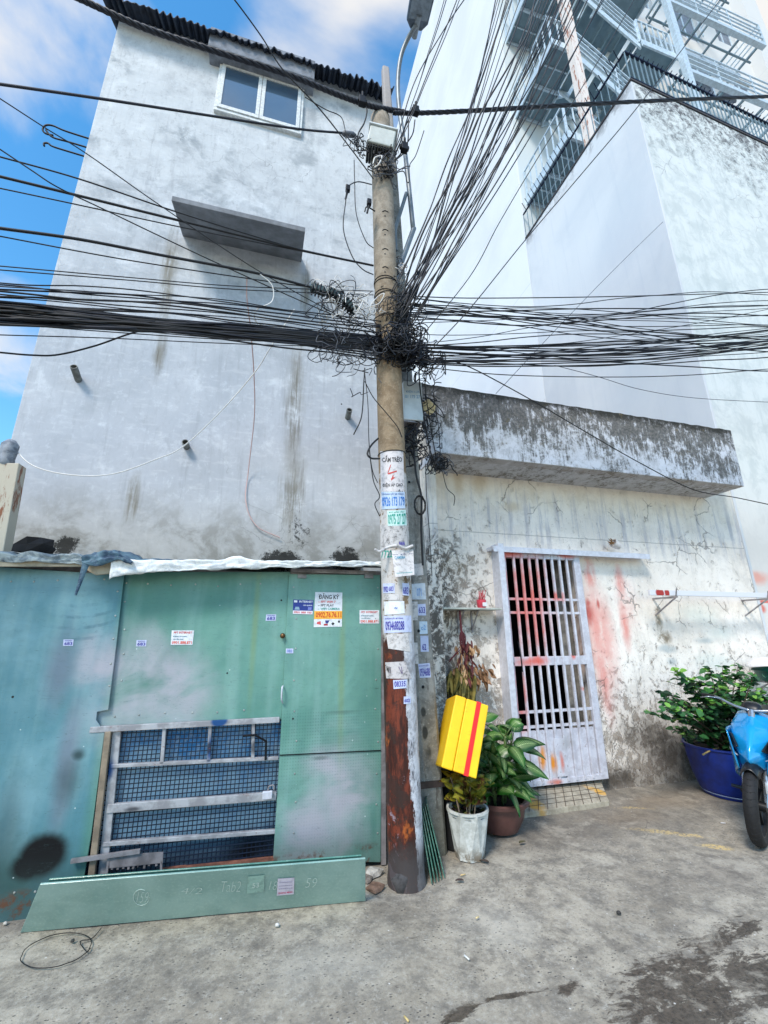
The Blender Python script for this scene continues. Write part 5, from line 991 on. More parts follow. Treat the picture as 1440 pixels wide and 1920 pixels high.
for (x, y, an), lab in (((597, 543, 12), 'left green splice box on the cables by the pole'), ((627, 552, 20), 'larger ribbed green splice box next to the pole'), ((656, 574, 40), 'slanting dark splice tube under the green boxes')):
    c = oY(x, y, 3.08); mtx = Matrix.Translation(c) @ Matrix.Rotation(R(an), 4, 'Y'); s_ = empty('splice_box', c, lab, 'splice box')
    MB(mtx).box(-.07, .07, -.035, .035, -.03, .03).build('body', plain('green_plastic', C(40, 62, 62), .5), s_, bevel=.012)
    for k_ in (-.045, -.015, .015, .045): MB(mtx).box(k_-.006, k_+.006, -.04, .04, -.05, .035).build('rib', M_BLKM, s_, bevel=.003)
# hanging ends and coils beside the poles
for pts, r_, lab in (
    ([(684, 690, 3.0), (682, 720, 3.0), (678, 780, 3.02), (663, 815, 3.05)], .0045, 'cable tail hanging left of the pole above the drain pipe'),
    ([(684, 700, 3.0), (690, 760, 3.0), (692, 830, 3.0), (698, 880, 3.05), (708, 905, 3.1)], .003, 'hair thin wire hanging down the left edge of the pole'),
    ([(684, 715, 3.02), (700, 745, 3.06), (725, 775, 3.08), (745, 800, 3.1), (754, 820, 3.12)], .0035, 'wire lying diagonally across the brown pole'),
    ([(709, 822, 3.12), (696, 835, 3.05), (689, 850, 3.03), (696, 859, 3.03), (712, 860, 3.1)], .007, 'stiff black loop sticking out left of the pole poster'),
    ([(692, 840, 3.04), (700, 900, 3.05), (712, 930, 3.1), (703, 945, 3.08), (712, 968, 3.12)], .0035, 'thin black wire curling beside the blue phone number poster'),
    ([(790, 640, 3.3), (786, 700, 3.3), (792, 760, 3.32), (808, 850, 3.5), (822, 868, 3.65)], .006, 'black cable dropping along the right side of the meter box'),
    ([(800, 655, 3.3), (797, 720, 3.32), (806, 790, 3.5), (818, 860, 3.65)], .0045, 'second cable dropping beside the meter box'),
    ([(760, 820, 3.4), (790, 835, 3.45), (805, 855, 3.55), (818, 870, 3.65)], .005, 'cable looping from the pole to the hub under the parapet'),
    ([(812, 735, 3.6), (822, 800, 3.7), (826, 855, 3.72)], .004, 'thin vertical wire in front of the left end of the parapet'),
    ([(793, 750, 3.6), (820, 775, 3.65), (833, 783, 3.66), (826, 768, 3.66), (806, 748, 3.62)], .0045, 'black wire loop crossing the yellow tag'),
    ([(830, 885, 3.7), (838, 915, 3.72), (852, 930, 3.75), (851, 948, 3.78)], .0035, 'curly wire end hanging below the hub'),
    ([(798, 870, 3.5), (800, 930, 3.5), (806, 1010, 3.52), (810, 1080, 3.55)], .0035, 'thin wire running down beside the square pole'),
    ([(779, 700, 3.4), (775, 790, 3.46), (779, 880, 3.46), (790, 930, 3.45), (790, 990, 3.46), (793, 1060, 3.46)], .009, 'thick black cable running down the square pole'),
    ([(1000, 12, 2.3), (990, 60, 2.35), (950, 130, 2.45), (900, 215, 2.6), (860, 310, 2.75), (800, 420, 2.9), (770, 500, 3.05), (745, 590, 3.15)], .008, 'thickest twisted cable in the fan at the upper right')):
    cable(pts, r_, lab)
cc = MB(); c = oY(786, 948, 3.42)
for k_ in range(9): cc.tube([c+V((.046*math.cos(a*.2618)*(1+.02*k_), -.02+rnd.uniform(-.012, .012), .078*math.sin(a*.2618)*(1+.02*k_))) for a in range(25)], .0045, 5, False)
cc.build('cable_coil', M_CAB1, smooth=True, label='small oval coil of black cable hung on the square pole', cat='cable coil')
tg = MB(); tg.prism([oY(791, 756, 3.6), oY(803, 747, 3.6), (oY(817, 761, 3.6)), oY(815, 772, 3.6), oY(806, 778, 3.6), oY(793, 768, 3.6)], (0, .01, 0)); tg.build('yellow_tag', plain('yellowed_plastic', C(208, 188, 142), .7), bevel=.003, label='yellowed plastic tag hanging by the meter box', cat='tag')
# rusty post at the far left
po = empty('rusty_post', (oY(0, 950, 3.95).x, 3.95, 0), 'beige rust streaked metal post with a wrapped top at the left edge', 'post')
q = [oY(-32, 1100, 3.9), oY(-4, 1090, 3.9), oY(36, 868, 3.9), oY(-14, 868, 3.9)]
m_ = Mat('rusted_beige'); n_ = m_.noise(7, 7, .75, 0, m_.vec(1.5, 1, .3)); rr_ = m_.ss(m_.add(m_.x, m_.mul(n_, .12)), -2.03, -2.0); mr_ = m_.done(m_.mix(m_.ss(n_, .5, .58), C(190, 184, 168), C(134, 84, 56)), .6, .1, n_, .3, .01)
MB().slab(q, (0, .12, 0)).build('post', mr_, po, bevel=.006)
wr = MB(); c = oY(14, 855, 3.95); wr.lathe([(0, .14), (.03, .14), (.055, .1), (.06, .03), (.05, -.02), (.065, -.07), (.05, -.09)], c, 14, None, lambda k, z: 1+.12*math.sin(k*1.7+z*60)); wr.build('wrapped_cap', mat_tarp('grey_plastic_wrap', (150, 158, 168), (104, 112, 124)), po, smooth=True)
# ------------------------------------------------------------------ glass sheets
def mat_glass_sheet(name, c1, c2, film=True):
    m = Mat(name); n = m.noise(3, 6, .7, .3); f = m.noise(70, 3, .7); col = m.mix(m.ss(n, .38, .62), C(*c1), C(*c2)); col = m.mix(m.mul(m.ss(f, .5, .7), .3), col, C(170, 200, 188))
    return m.done(col, .28, 0, n, .04, .003, .5, Coat_Weight=.4, Coat_Roughness=.12)
gl = empty('glass_sheet', oZ(400, 1715, 0), 'long frosted green glass sheets with chalk scribbles leaning against the foot of the shack', 'glass sheet')
g0, g1 = oZ(40, 1745, .004), oZ(685, 1686, .004)
def up_pt(px, py, base, h):   # top corner: on its pixel ray at the sheet's height above the ground
    return oZ(px, py, h)
t0, t1 = oZ(77, 1655, .30), oZ(685, 1607, .30)
def leanfix(b, t):
    return t
n_g = (g1-g0).cross(t0-g0).normalized(); n_g = -n_g if n_g.y > 0 else n_g
print('glass', [tuple(round(a, 3) for a in p) for p in (g0, g1, t0, t1)])
MB().slab([g0, g1, t1, t0], n_g*.010).build('front_sheet', mat_glass_sheet('frosted_green_glass', (124, 158, 150), (142, 174, 166)), gl, bevel=.002)
o_ = V((.02, .013, .006)); MB().slab([g0+V((.03, .013, 0)), g1+V((-.03, .013, 0)), t1+V((-.02, .013, .004)), t0+V((.03, .013, .004))], -n_g*.008).build('rear_sheet', mat_glass_sheet('green_glass_edge', (70, 120, 108), (88, 138, 124)), gl, bevel=.002)
def glass_s(px, py, h=0):
    d = ray(px, py); p0 = g0+n_g*.0104; t = (p0-CAM).dot(n_g)/d.dot(n_g); return CAM+d*t+n_g*h
sticker(gl, glass_s, [(465, 1643), (496, 1640), (495, 1671), (463, 1675)], mat_paper('clear_label', (150, 184, 172)), [('53', .3, .3, .7, .6, (190, 210, 202))], 'label', seg=1)
sticker(gl, glass_s, [(521, 1647), (552, 1645), (551, 1676), (519, 1679)], mat_paper('order_label', (214, 206, 222)), [('-------', .1, .75, .9, .78, (150, 140, 170)), ('-------', .1, .55, .9, .58, (150, 140, 170)), ('-------', .1, .38, .9, .41, (150, 140, 170)), ('QUANG MINH', .08, .08, .9, .2, (206, 60, 110))], 'label', seg=1)
ch = ink((190, 210, 202)); cm = MB()
for (txt, x0, y0, x1, y1) in (('159', 256, 1672, 276, 1692), ('4/2', 338, 1664, 378, 1676), ('Tab2', 412, 1652, 450, 1672), ('18', 504, 1652, 518, 1668), ('59', 572, 1646, 592, 1664)):
    vs_, fs_ = text_shape(txt, -.02); cm = MB(); cm.add([glass_s(x0+(x1-x0)*a+4*b, y1+(y0-y1)*b, .0012) for a, b in vs_], fs_); cm.build('chalk_writing', ch, gl)
cm = MB(); cm.tube([glass_s(265+15*math.cos(a*.4), 1682+15*math.sin(a*.4), .0015) for a in range(14)], .0012, 4)
cm.build('chalk_ring', ch, gl)
# offcuts standing between the poles
go = empty('glass_offcuts', oZ(822, 1648, 0), 'narrow dark green glass offcuts standing edge on between the two poles', 'glass offcuts')
for i in range(5):
    b0 = oZ(835-i*6, 1646+i*3, 0); b1 = b0+V((.10+.01*i, .34, 0)); tp = oY(801-i*3.2, 1508+i*4, b0.y+.10)-b0
    MB().slab([b0, b1, b1+tp+V((0, -.06, -.02)), b0+tp], (-.007, .003, 0)).build('sheet', mat_glass_sheet('dark_green_glass', (32, 78, 66), (58, 108, 94)) if i == 0 else bpy.data.materials['dark_green_glass'], go, bevel=.001)
# broken concrete and brick by the shack corner
for (px, py, sx, sy, sz, col, nm, lab) in ((700, 1640, .07, .05, .035, (176, 172, 164), 'concrete_chunk', 'pale broken concrete chunk beside the right end of the glass sheet'), (704, 1668, .06, .05, .03, (122, 96, 80), 'brick_chunk', 'reddish brick fragment at the foot of the round pole'), (688, 1650, .04, .05, .02, (120, 112, 104), 'rubble_piece', 'small grey rubble piece between the glass and the pole')):
    c = oZ(px, py, 0); MB().lathe([(0, 0), (1, 0), (.9, .6), (.6, 1), (0, 1.05)], (0, 0, 0), 7, Matrix.Diagonal((sx, sy, sz)), lambda k, z: 1+.25*math.sin(k*2.7+z*3)).build(nm, plain(nm, C(*col), .9, 0, .35, 20, .4), label=lab, cat='rubble', bevel=.004).location = c
# wire loop on the ground
wl_ = [oZ(105+66*math.cos(a*.25+.3)+rnd.uniform(-2, 2), 1782+30*math.sin(a*.25+.3)-(14*math.cos(a*.25+.3)), .008) for a in range(27)]+[oZ(150, 1765, .01), oZ(172, 1760, .01), oZ(190, 1740, .012)]
MB().tube(spline(wl_, 3), .0022, 5, False).build('wire_loop', M_CAB1, smooth=True, label='loop of thin black wire lying on the concrete at the lower left', cat='wire')
# ------------------------------------------------------------------ altar shelf, incense cup, dried bunch
ash = empty('altar_shelf', oY(888, 1138, 4.2), 'narrow plank shelf on two metal brackets left of the gate', 'shelf')
a, b = oY(830, 1140, 4.12), oY(941, 1137, 4.10)
MB().box(a.x, b.x, 4.10, 4.31, a.z-.012, a.z+.006).build('board', plain('pale_shelf', C(182, 188, 180), .7, 0, .25, 9), ash, bevel=.003)
for px in (866, 892):
    x = oY(px, 1140, 4.2).x; bm_ = MB().bar((x, 4.13, a.z-.016), (x, 4.31, a.z-.016), .018, .01).bar((x, 4.31, a.z-.02), (x, 4.31, a.z-.24), .018, .01); bm_.bar((x, 4.15, a.z-.022), (x, 4.305, a.z-.2), .012, .008); bm_.build('bracket', M_FRM, ash)
c = oY(903, 1136, 4.17); ic = empty('incense_cup', (c.x, 4.17, a.z+.006), 'small pink and white incense cup with red sticks on the plank shelf', 'cup')
pk = plain('pink_glaze', C(206, 70, 86), .35, 0, .3, 20)
MB().lathe([(0, 0), (.04, 0), (.047, .02), (.05, .085), (.044, .085), (.04, .02), (0, .02)], (c.x, 4.17, a.z+.007), 20).build('cup', pk, ic, smooth='auto')
MB().box(c.x-.012, c.x+.036, 4.17-.054, 4.17-.042, a.z+.022, a.z+.062).build('white_panel', M_PAP, ic, bevel=.004)
im = MB()
for i in range(22): im.tube([(c.x+rnd.uniform(-.02, .02), 4.17+rnd.uniform(-.02, .02), a.z+.03), (c.x+.02+rnd.uniform(-.05, .04), 4.17+rnd.uniform(-.03, .03), a.z+rnd.uniform(.13, .2))], .0026, 4)
im.build('incense_sticks', plain('red_sticks', C(196, 40, 60), .7), ic)
# cup lying on the gate track
c = oY(1157, 1030, 4.2)+V((0, 0, .055)); cu_ = empty('fallen_cup', c, 'small white pot lying on its side on top of the gate track', 'pot'); ax = Matrix.Rotation(R(-62), 3, 'Y') @ Matrix.Rotation(R(0), 3, 'X')
MB().lathe([(0, -.05), (.035, -.05), (.042, -.02), (.05, .05), (.054, .05), (.046, -.02), (0, -.03)][::-1], c, 18, ax).build('cup', plain('white_plastic_pot', C(222, 216, 214), .5, 0, .1), cu_, smooth='auto')
ro = MB()
for i in range(18): p = c+ax @ V((rnd.uniform(-.025, .025), rnd.uniform(-.025, .025), .05)); ro.tube([p, p+V((-rnd.uniform(.02, .06), rnd.uniform(-.03, .03), rnd.uniform(-.01, .04)))], .004, 4)
ro.build('dry_roots', plain('dry_brown', C(140, 104, 68), .9), cu_)
# leaf helpers
def leaf(m, base, dirn, nrm, L, W, droop=.3, fold=.15, nu=2, nv=6, shape=1.0, curl=0):
    d = V(dirn).normalized(); n = V(nrm); n = (n-d*n.dot(d)).normalized(); s_ = d.cross(n)
    def fn(u, v):
        w = W*(math.sin(math.pi*min(1, v**(.75*shape)*.98+.01))**.8); a = (u*2-1); p = V(base)+d*(L*v)-V((0, 0, 1))*(droop*L*v*v)+s_*(a*w)+n*(fold*W*abs(a)*(1)-curl*a*a*w)
        return p
    m.grid(fn, nu*2, nv)
def mat_leaf(name, dark, light, vein=None, pattern=0, rough=.35, backlit=.15, redmix=None):
    m = Mat(name); uv = m.nd('ShaderNodeUVMap').outputs[0]; q = m.nd('ShaderNodeSeparateXYZ'); m.t.links.new(uv, q.inputs[0]); u, v = q.outputs[0], q.outputs[1]
    n = m.noise(9, 4, .6); big = m.noise(3.2, 3, .5); col = m.mix(m.ss(big, .36, .64), C(*dark), C(*light)); a = m.op('ABSOLUTE', m.sub(u, .5))
    if pattern:
        # pale feathering between side veins around the midrib
        vv = m.add(m.mul(v, 62), m.mul(a, -75)); st = m.ss(m.op('SINE', vv), -.1, .6); zone = m.mul(m.ss(m.add(a, m.mul(m.sub(n, .5), .25)), .40, .16), m.mul(m.ss(v, .04, .2), m.ss(v, .97, .75)))
        col = m.mix(m.mul(m.mul(st, zone), pattern), col, C(*vein))
    mr = m.ss(a, .028, .012); col = m.mix(m.mul(mr, .7), col, C(*(vein or light)))
    if redmix: col = m.mix(m.ss(m.noise(14, 3, .6), .52, .6), col, C(*redmix))
    o = m.done(col, rough, 0, m.op('SINE', m.add(m.mul(v, 62), m.mul(a, -75))), .08, .003, .5)
    tr = m.nd('ShaderNodeBsdfTranslucent'); m.put(tr.inputs[0], col); ms = m.nd('ShaderNodeMixShader'); ms.inputs[0].default_value = backlit
    m.t.links.new(m.bs.outputs[0], ms.inputs[1]); m.t.links.new(tr.outputs[0], ms.inputs[2]); m.t.links.new(ms.outputs[0], m.o.inputs[0]); return o
M_SOIL = plain('dark_soil', C(44, 36, 30), .95, 0, .5, 40, .6); M_STEM = plain('green_stem', C(84, 104, 58), .6); M_TWIG = plain('brown_twig', C(86, 70, 56), .85, 0, .3, 30)
# dried bunch hanging from the shelf
db_ = empty('dried_bunch', oY(866, 1145, 4.14), 'bunch of dried brown and maroon leaves hanging upside down from the plank shelf', 'dried plant')
tm = MB(); hp_ = [oY(862, 1145, 4.15), oY(865, 1180, 4.14), oY(868, 1205, 4.13), oY(880, 1240, 4.12)]
tm.tube(spline(hp_, 5), .010, 6)
for i in range(16):
    e = oY(rnd.uniform(840, 900), rnd.uniform(1235, 1300), 4.12+rnd.uniform(-.06, .08)); tm.tube(spline([hp_[1], hp_[2]+V((rnd.uniform(-.03, .03), 0, 0)), e], 4), .004, 4)
tm.build('stems', plain('maroon_stem', C(96, 34, 42), .7), db_)
rg = random.Random(5)
def dried(n, boxpx, mat, nm, Lr, dirx=(-.3, .3), W=.28, y=4.12):
    m = MB()
    for i in range(n):
        p = oY(rg.uniform(boxpx[0], boxpx[2]), rg.uniform(boxpx[1], boxpx[3]), y+rg.uniform(-.08, .09)); d = V((rg.uniform(*dirx), rg.uniform(-.4, .3), -1)); L = rg.uniform(*Lr); leaf(m, p, d, V((rg.gauss(0, 1), rg.gauss(-1, .8), rg.gauss(0, .5))), L, L*W*rg.uniform(.6, 1.2), rg.uniform(-.2, .3), .5, 2, 5, 1, rg.uniform(-1.5, 1.5))
    m.build(nm, mat, db_, smooth=True)
mk_dry = lambda nm, a, b: (lambda m: m.done(m.mix(m.ss(m.noise(16, 4, .6), .4, .62), C(*a), C(*b)), .8, 0, m.noise(60), .4, .004))(Mat(nm))
dried(46, (852, 1208, 898, 1275), mk_dry('dry_tan', (150, 112, 78), (204, 168, 130)), 'tan_leaves', (.05, .11))
dried(34, (858, 1200, 890, 1290), mk_dry('dry_maroon', (82, 34, 38), (112, 56, 54)), 'maroon_leaves', (.05, .12), (-.4, .7), .2)
dried(26, (885, 1240, 925, 1280), mk_dry('dry_brown_leaf', (122, 88, 62), (184, 140, 106)), 'brown_leaves', (.05, .10), (.1, .9))
dried(70, (840, 1250, 888, 1300), mk_dry('dry_olive', (84, 80, 36), (140, 126, 62)), 'olive_leaves', (.12, .24), (-.4, .2), .13)
# ------------------------------------------------------------------ yellow foam box on an added bucket
M_YEL = Mat('yellow_foam'); n_ = M_YEL.noise(50, 4, .7); n2 = M_YEL.noise(4, 4, .6); M_YEL = M_YEL.done(M_YEL.mix(M_YEL.mul(M_YEL.ss(M_YEL.noise(14, 8, .8, .5), .56, .66), .35), M_YEL.mix(M_YEL.ss(n2, .3, .7), C(244, 190, 14), C(252, 204, 22)), C(186, 146, 40)), .5, 0, n_, .12, .003)
qc = V((1.556, 3.45, .797)); a_, b2, c2 = -.203, .309, -.213
bxr = Matrix.Translation(qc) @ Matrix.Rotation(c2, 4, 'Z') @ Matrix.Rotation(a_, 4, 'X') @ Matrix.Rotation(b2, 4, 'Y')
yb = empty('yellow_box', (1.55, 3.45, .55), 'bright yellow foam box with a red tape stripe tilted against the square pole', 'box')
w2, d2, h2_ = .1305, .2065, .251; sx = -w2+.085
MB(bxr).box(sx+.003, w2, -d2, d2, -h2_, h2_).build('body', M_YEL, yb, bevel=.008)
MB(bxr).box(-w2, sx, -d2-.002, d2+.002, -h2_-.002, h2_+.002).build('lid', M_YEL, yb, bevel=.01)
MB(bxr).box(w2-.095, w2-.06, -d2-.0035, d2+.0035, -h2_-.0035, h2_+.0035).build('red_tape', plain('red_tape', C(232, 30, 24), .35, 0, .08), yb)
bk_ = empty('added_bucket', (1.60, 3.64, 0), 'upturned black bucket added as a prop in the shade under the yellow box', 'bucket')  # added prop, black where there is only dark shade under the box
MB().lathe([(.17, 0), (.172, .012), (.165, .012), (.135, .52), (0, .522)], (1.60, 3.66, 0), 28).build('bucket', plain('black_plastic', C(24, 24, 26), .6), bk_, smooth='auto')
# ------------------------------------------------------------------ potted plants
def pot_thing(name, c, label): return empty(name, (c[0], c[1], 0), label, 'potted plant')
# white faceted pot with croton
wc = (1.575, 3.425); wp = pot_thing('potted_croton', wc, 'faceted grey white pot holding a small croton with yellow and dark leaves')
N_ = 16; m = MB(); rings = [(.098, 0, 0), (.100, .015, 0), (.150, .30, 1), (.154, .31, 1)]
vs = []
def pr(k, t):
    r0 = .098+(.152-.098)*t; return r0*(1+(.06 if (k % 2) ^ (t > .5) else -.06))
for t in (0, .03, 1, 1.03):
    for k_ in range(N_): a = 2*math.pi*k_/N_; r_ = pr(k_, t); vs.append((wc[0]+r_*math.cos(a), wc[1]+r_*math.sin(a), t*.305))
fs = []
for i in range(3):
    for k_ in range(N_):
        a, b, c, d = i*N_+k_, i*N_+(k_+1) % N_, (i+1)*N_+(k_+1) % N_, (i+1)*N_+k_
        fs += [(a, b, c), (a, c, d)] if k_ % 2 else [(a, b, d), (b, c, d)]
fs.append(tuple(range(N_-1, -1, -1))); m.add(vs, fs); mp_ = Mat('weathered_white_pot'); nn_ = mp_.noise(12, 6, .7); lowm = mp_.ss(mp_.z, .12, 0)
pc_ = mp_.mix(mp_.ss(nn_, .4, .62), C(206, 208, 204), C(176, 178, 172)); pc_ = mp_.mix(mp_.mul(lowm, mp_.ss(nn_, .4, .55)), pc_, C(120, 108, 92)); mp_ = mp_.done(pc_, .65, 0, nn_, .2, .003)
m.build('pot', mp_, wp)
MB().lathe([(.140, .27), (.140, .315), (.156, .315), (.158, .30)], (wc[0], wc[1], 0), 32).build('rim', mp_, wp, smooth='auto')
MB().lathe([(0, .285), (.146, .275)], (wc[0], wc[1], 0), 20, None, lambda k, z: 1).build('soil', M_SOIL, wp)
m = MB(); lf = MB(); l2 = MB(); rg = random.Random(11)
for i in range(9):
    a = rg.uniform(0, 6.28); r_ = rg.uniform(.02, .09); b = V((wc[0]+r_*math.cos(a), wc[1]+r_*math.sin(a), .27)); h = rg.uniform(.10, .27); t = b+V((math.cos(a)*.06, math.sin(a)*.06, h)); m.tube([b, b.lerp(t, .5)+V((0, 0, .02)), t], .005, 5)
    for j in range(13):
        q = b.lerp(t, rg.uniform(.35, 1)); aa = rg.uniform(0, 6.28); L = rg.uniform(.08, .15); leaf(lf if rg.random() < .6 else l2, q, (math.cos(aa), math.sin(aa), rg.uniform(.3, 1.4)), (rg.gauss(0, .4), -.6, .8), L, L*.26, rg.uniform(.1, .4), .2, 1, 6)
for i in range(30):
    a = rg.uniform(0, 6.28); r_ = rg.uniform(.01, .12); leaf(l2, (wc[0]+r_*math.cos(a), wc[1]+r_*math.sin(a), .28), (rg.gauss(0, 1), rg.gauss(0, 1), .8), (0, 0, 1), .05, .016, .3, .2, 1, 3)
m.build('stems', plain('pale_stem', C(150, 130, 110), .7), wp); lf.build('leaves', mat_leaf('croton_leaf', (84, 96, 30), (160, 150, 44), (206, 190, 90), .5, redmix=(74, 52, 34)), wp, smooth=True); l2.build('dark_leaves', mat_leaf('croton_dark', (44, 60, 26), (96, 110, 40), (150, 120, 60), .3, redmix=(88, 44, 36)), wp, smooth=True)
# brown pot with dieffenbachia
bc_ = (2.02, 3.78); bp = pot_thing('potted_dumb_cane', bc_, 'wide brown pot with a leafy plant of large white veined green leaves by the gate')
M_BRP = plain('brown_plastic', C(92, 62, 58), .4, 0, .2, 9)
MB().lathe([(.0, .0), (.13, 0), (.155, .01), (.205, .10), (.225, .19), (.225, .205), (.262, .21), (.268, .235), (.255, .245), (.222, .235), (.21, .17)], (bc_[0], bc_[1], 0), 40).build('pot', M_BRP, bp, smooth='auto')
MB().lathe([(0, .20), (.218, .19)], (bc_[0], bc_[1], 0), 24).build('soil', M_SOIL, bp)
M_DI = mat_leaf('dumb_cane_leaf', (22, 64, 22), (48, 104, 32), (176, 204, 136), .62, .28, .2); m = MB(); lf = MB(); rg = random.Random(4)
cx, cy_ = bc_[0]-.02, bc_[1]-.02
for i in range(7):
    a = i*.95+.3; b = V((cx+.07*math.cos(a), cy_+.06*math.sin(a), .19)); hh = (.50, .42, .58, .48, .36, .54, .46)[i]; t = b+V((.10*math.cos(a), .08*math.sin(a), hh)); m.tube(spline([b, b.lerp(t, .5)+V((0, 0, .03)), t], 4), .013, 7)
    for j in range(17):
        f_t = .18+.82*j/16; q = b.lerp(t, f_t); aa = j*2.4+i+rg.uniform(-.3, .3); L = rg.uniform(.17, .28); el = rg.uniform(.1, .7)+(.7 if j > 13 else 0)
        d = V((math.cos(aa), math.sin(aa), el)); e = q+d.normalized()*.09; m.tube([q, e], .005, 5); leaf(lf, e, d, (-.2+rg.gauss(0, .4), -.5+rg.gauss(0, .2), .8+rg.gauss(0, .2)), L, L*.25, rg.uniform(.3, .75), .2, 3, 9, .85, .4)
m.build('stems', M_STEM, bp, smooth=True); lf.build('leaves', M_DI, bp, smooth=True)
# blue tub with a bush
tc_ = (4.72, 3.86); tb_ = pot_thing('potted_bush', tc_, 'big royal blue tub holding a spreading small leaved green bush')
M_BLU = plain('royal_blue_plastic', C(12, 38, 116), .38, 0, .4, 5)
MB().lathe([(0, 0), (.265, 0), (.275, .018), (.28, .045), (.29, .05), (.325, .16), (.352, .32), (.362, .43), (.376, .44), (.376, .455), (.352, .455), (.34, .36)], (tc_[0], tc_[1], 0), 48).build('tub', M_BLU, tb_, smooth='auto')
MB().lathe([(.2775, .024), (.283, .028), (.2825, .034)], (tc_[0], tc_[1], 0), 48).build('base_ring', plain('pale_ring', C(150, 166, 196), .5), tb_, smooth=True)
MB().lathe([(0, .40), (.352, .39)], (tc_[0], tc_[1], 0), 24).build('soil', M_SOIL, tb_)
m = MB(); la, lb, lc = MB(), MB(), MB(); rg = random.Random(21)
root_ = V((tc_[0]+.03, tc_[1]-.02, .38)); tips = []
tg_ = [(1215, 1335), (1245, 1330), (1262, 1252), (1290, 1270), (1330, 1252), (1355, 1250), (1385, 1245), (1400, 1275), (1430, 1290), (1270, 1310), (1300, 1330), (1340, 1300), (1380, 1320), (1420, 1320), (1265, 1370), (1290, 1395), (1320, 1380), (1345, 1350), (1375, 1370), (1400, 1350), (1440, 1340), (1310, 1290), (1350, 1275), (1240, 1300), (1300, 1360), (1460, 1300), (1370, 1400), (1330, 1330), (1360, 1310), (1395, 1300), (1415, 1262), (1280, 1345)]
for i, (px, py) in enumerate(tg_):
    e = oY(px, py, tc_[1]+rg.uniform(-.38, .26)); mid = root_.lerp(e, .45)+V((rg.uniform(-.05, .05), rg.uniform(-.05, .05), .08)); P = spline([root_+V((rg.uniform(-.05, .05), rg.uniform(-.04, .04), 0)), mid, e], 6); m.tube(P, [.010*(1-.75*j/len(P)) for j in range(len(P))], 5)
    for k_ in range(3):
        s0 = P[int(len(P)*rg.uniform(.35, .8))]; s1 = s0+V((rg.gauss(0, .14), rg.gauss(0, .12), rg.uniform(-.05, .15))); m.tube([s0, s0.lerp(s1, .5)+V((0, 0, .02)), s1], .003, 4); tips.append((s0, s1))
    tips.append((P[len(P)//2], P[-1])); tips.append((P[2*len(P)//3], P[-1]))
for (s0, s1) in tips:
    for j in range(14):
        q = s0.lerp(s1, rg.uniform(.15, 1.02))+V((rg.gauss(0, .018), rg.gauss(0, .02), rg.gauss(0, .016))); aa = rg.uniform(0, 6.28); L = rg.uniform(.045, .085); mm = rg.choice((la, la, lb, lb, lc) if q.z > .85 or q.x < 4.3 else (la, la, la, lb))
        leaf(mm, q, (math.cos(aa), math.sin(aa), rg.uniform(-.4, .6)), (rg.gauss(0, .4), rg.gauss(-.5, .4), 1), L, L*.42, rg.uniform(0, .4), .15, 1, 4)
m.build('branches', M_TWIG, tb_, smooth=True)
la.build('dark_leaves', mat_leaf('bush_dark', (22, 58, 36), (42, 86, 46), None, 0, .5, .15), tb_, smooth=True); lb.build('green_leaves', mat_leaf('bush_mid', (42, 94, 48), (72, 124, 62), None, 0, .5, .2), tb_, smooth=True); lc.build('bright_leaves', mat_leaf('bush_light', (100, 164, 56), (138, 188, 84), None, 0, .4, .25), tb_, smooth=True)
MB().tube(spline([oY(1318, 1415, 3.72), oY(1333, 1407, 3.75), oY(1350, 1402, 3.85)], 4), .008, 6).build('dry_twig', plain('straw', C(190, 168, 110), .8), tb_, smooth=True)
# ------------------------------------------------------------------ rail with brackets and hanging green basin at the right
rl_ = empty('wall_rail', oY(1330, 1115, 4.2), 'white metal rail on brackets above the bush, painted red at its left end', 'rail')
a, b = oY(1216, 1111, 4.05), oY(1460, 1118, 4.05)
mr2 = Mat('white_rail_paint'); rdm = mr2.mx(mr2.blob(oY(1235, 1111, 4.05).x, a.z, .07, .06, .3, 0, 'xz', .1), mr2.blob(oY(1248, 1111, 4.05).x, a.z, .04, .06, .3, 0, 'xz', .1)); mr2 = mr2.done(mr2.mix(rdm, C(214, 216, 222), C(168, 44, 40)), .5)
MB().box(a.x, b.x, 4.03, 4.06, a.z-.03, a.z+.03).build('bar', mr2, rl_, bevel=.003)
for px in (1262, 1432):
    x = oY(px, 1115, 4.05).x; MB().bar((x, 4.0, a.z-.045), (x-.02, 4.32, a.z-.045), .02).bar((x, 4.02, a.z-.05), (x-.03, 4.31, a.z-.24), .014).bar((x, 4.02, a.z-.05), (x, 3.99, a.z+.05), .01).build('bracket', M_FRM, rl_)
gb = empty('green_basin', oY(1440, 1240, 3.9), 'dark green basin with a white cloth over it hanging at the right edge', 'basin')
c = oY(1452, 1250, 3.95); MB().lathe([(0, -.16), (.16, -.16), (.18, -.13), (.215, .0), (.225, .02), (.21, .02), (.17, -.12)], c, 30).lathe([(.222, -.03), (.23, -.035), (.222, -.045)], c, 30).build('basin', plain('dark_green_plastic', C(22, 84, 74), .35, 0, .3, 8), gb, smooth='auto')
wcl = MB(); wcl.grid(lambda u, v: (c.x+(.05+.22*v)*math.cos(u*6.283), c.y+(.05+.22*v)*math.sin(u*6.283), c.z+.09-.085*v**2.5+.012*math.sin(u*19+v*3)), 40, 8, False); wcl.build('cloth', plain('white_cloth', C(222, 218, 218), .85, 0, .12), gb, smooth=True, solid=.006)
MB().tube([c+V((0, .0, -.16)), c+V((0, .37, -.17))], .014, 8).bar(c+V((-.15, .05, -.168)), c+V((.15, .05, -.168)), .02).bar(c+V((-.1, .0, -.17)), c+V((-.1, .38, -.17)), .018).bar(c+V((-.1, .02, -.175)), c+V((-.1, .37, -.38)), .014).build('wall_bracket', M_FRM, gb)
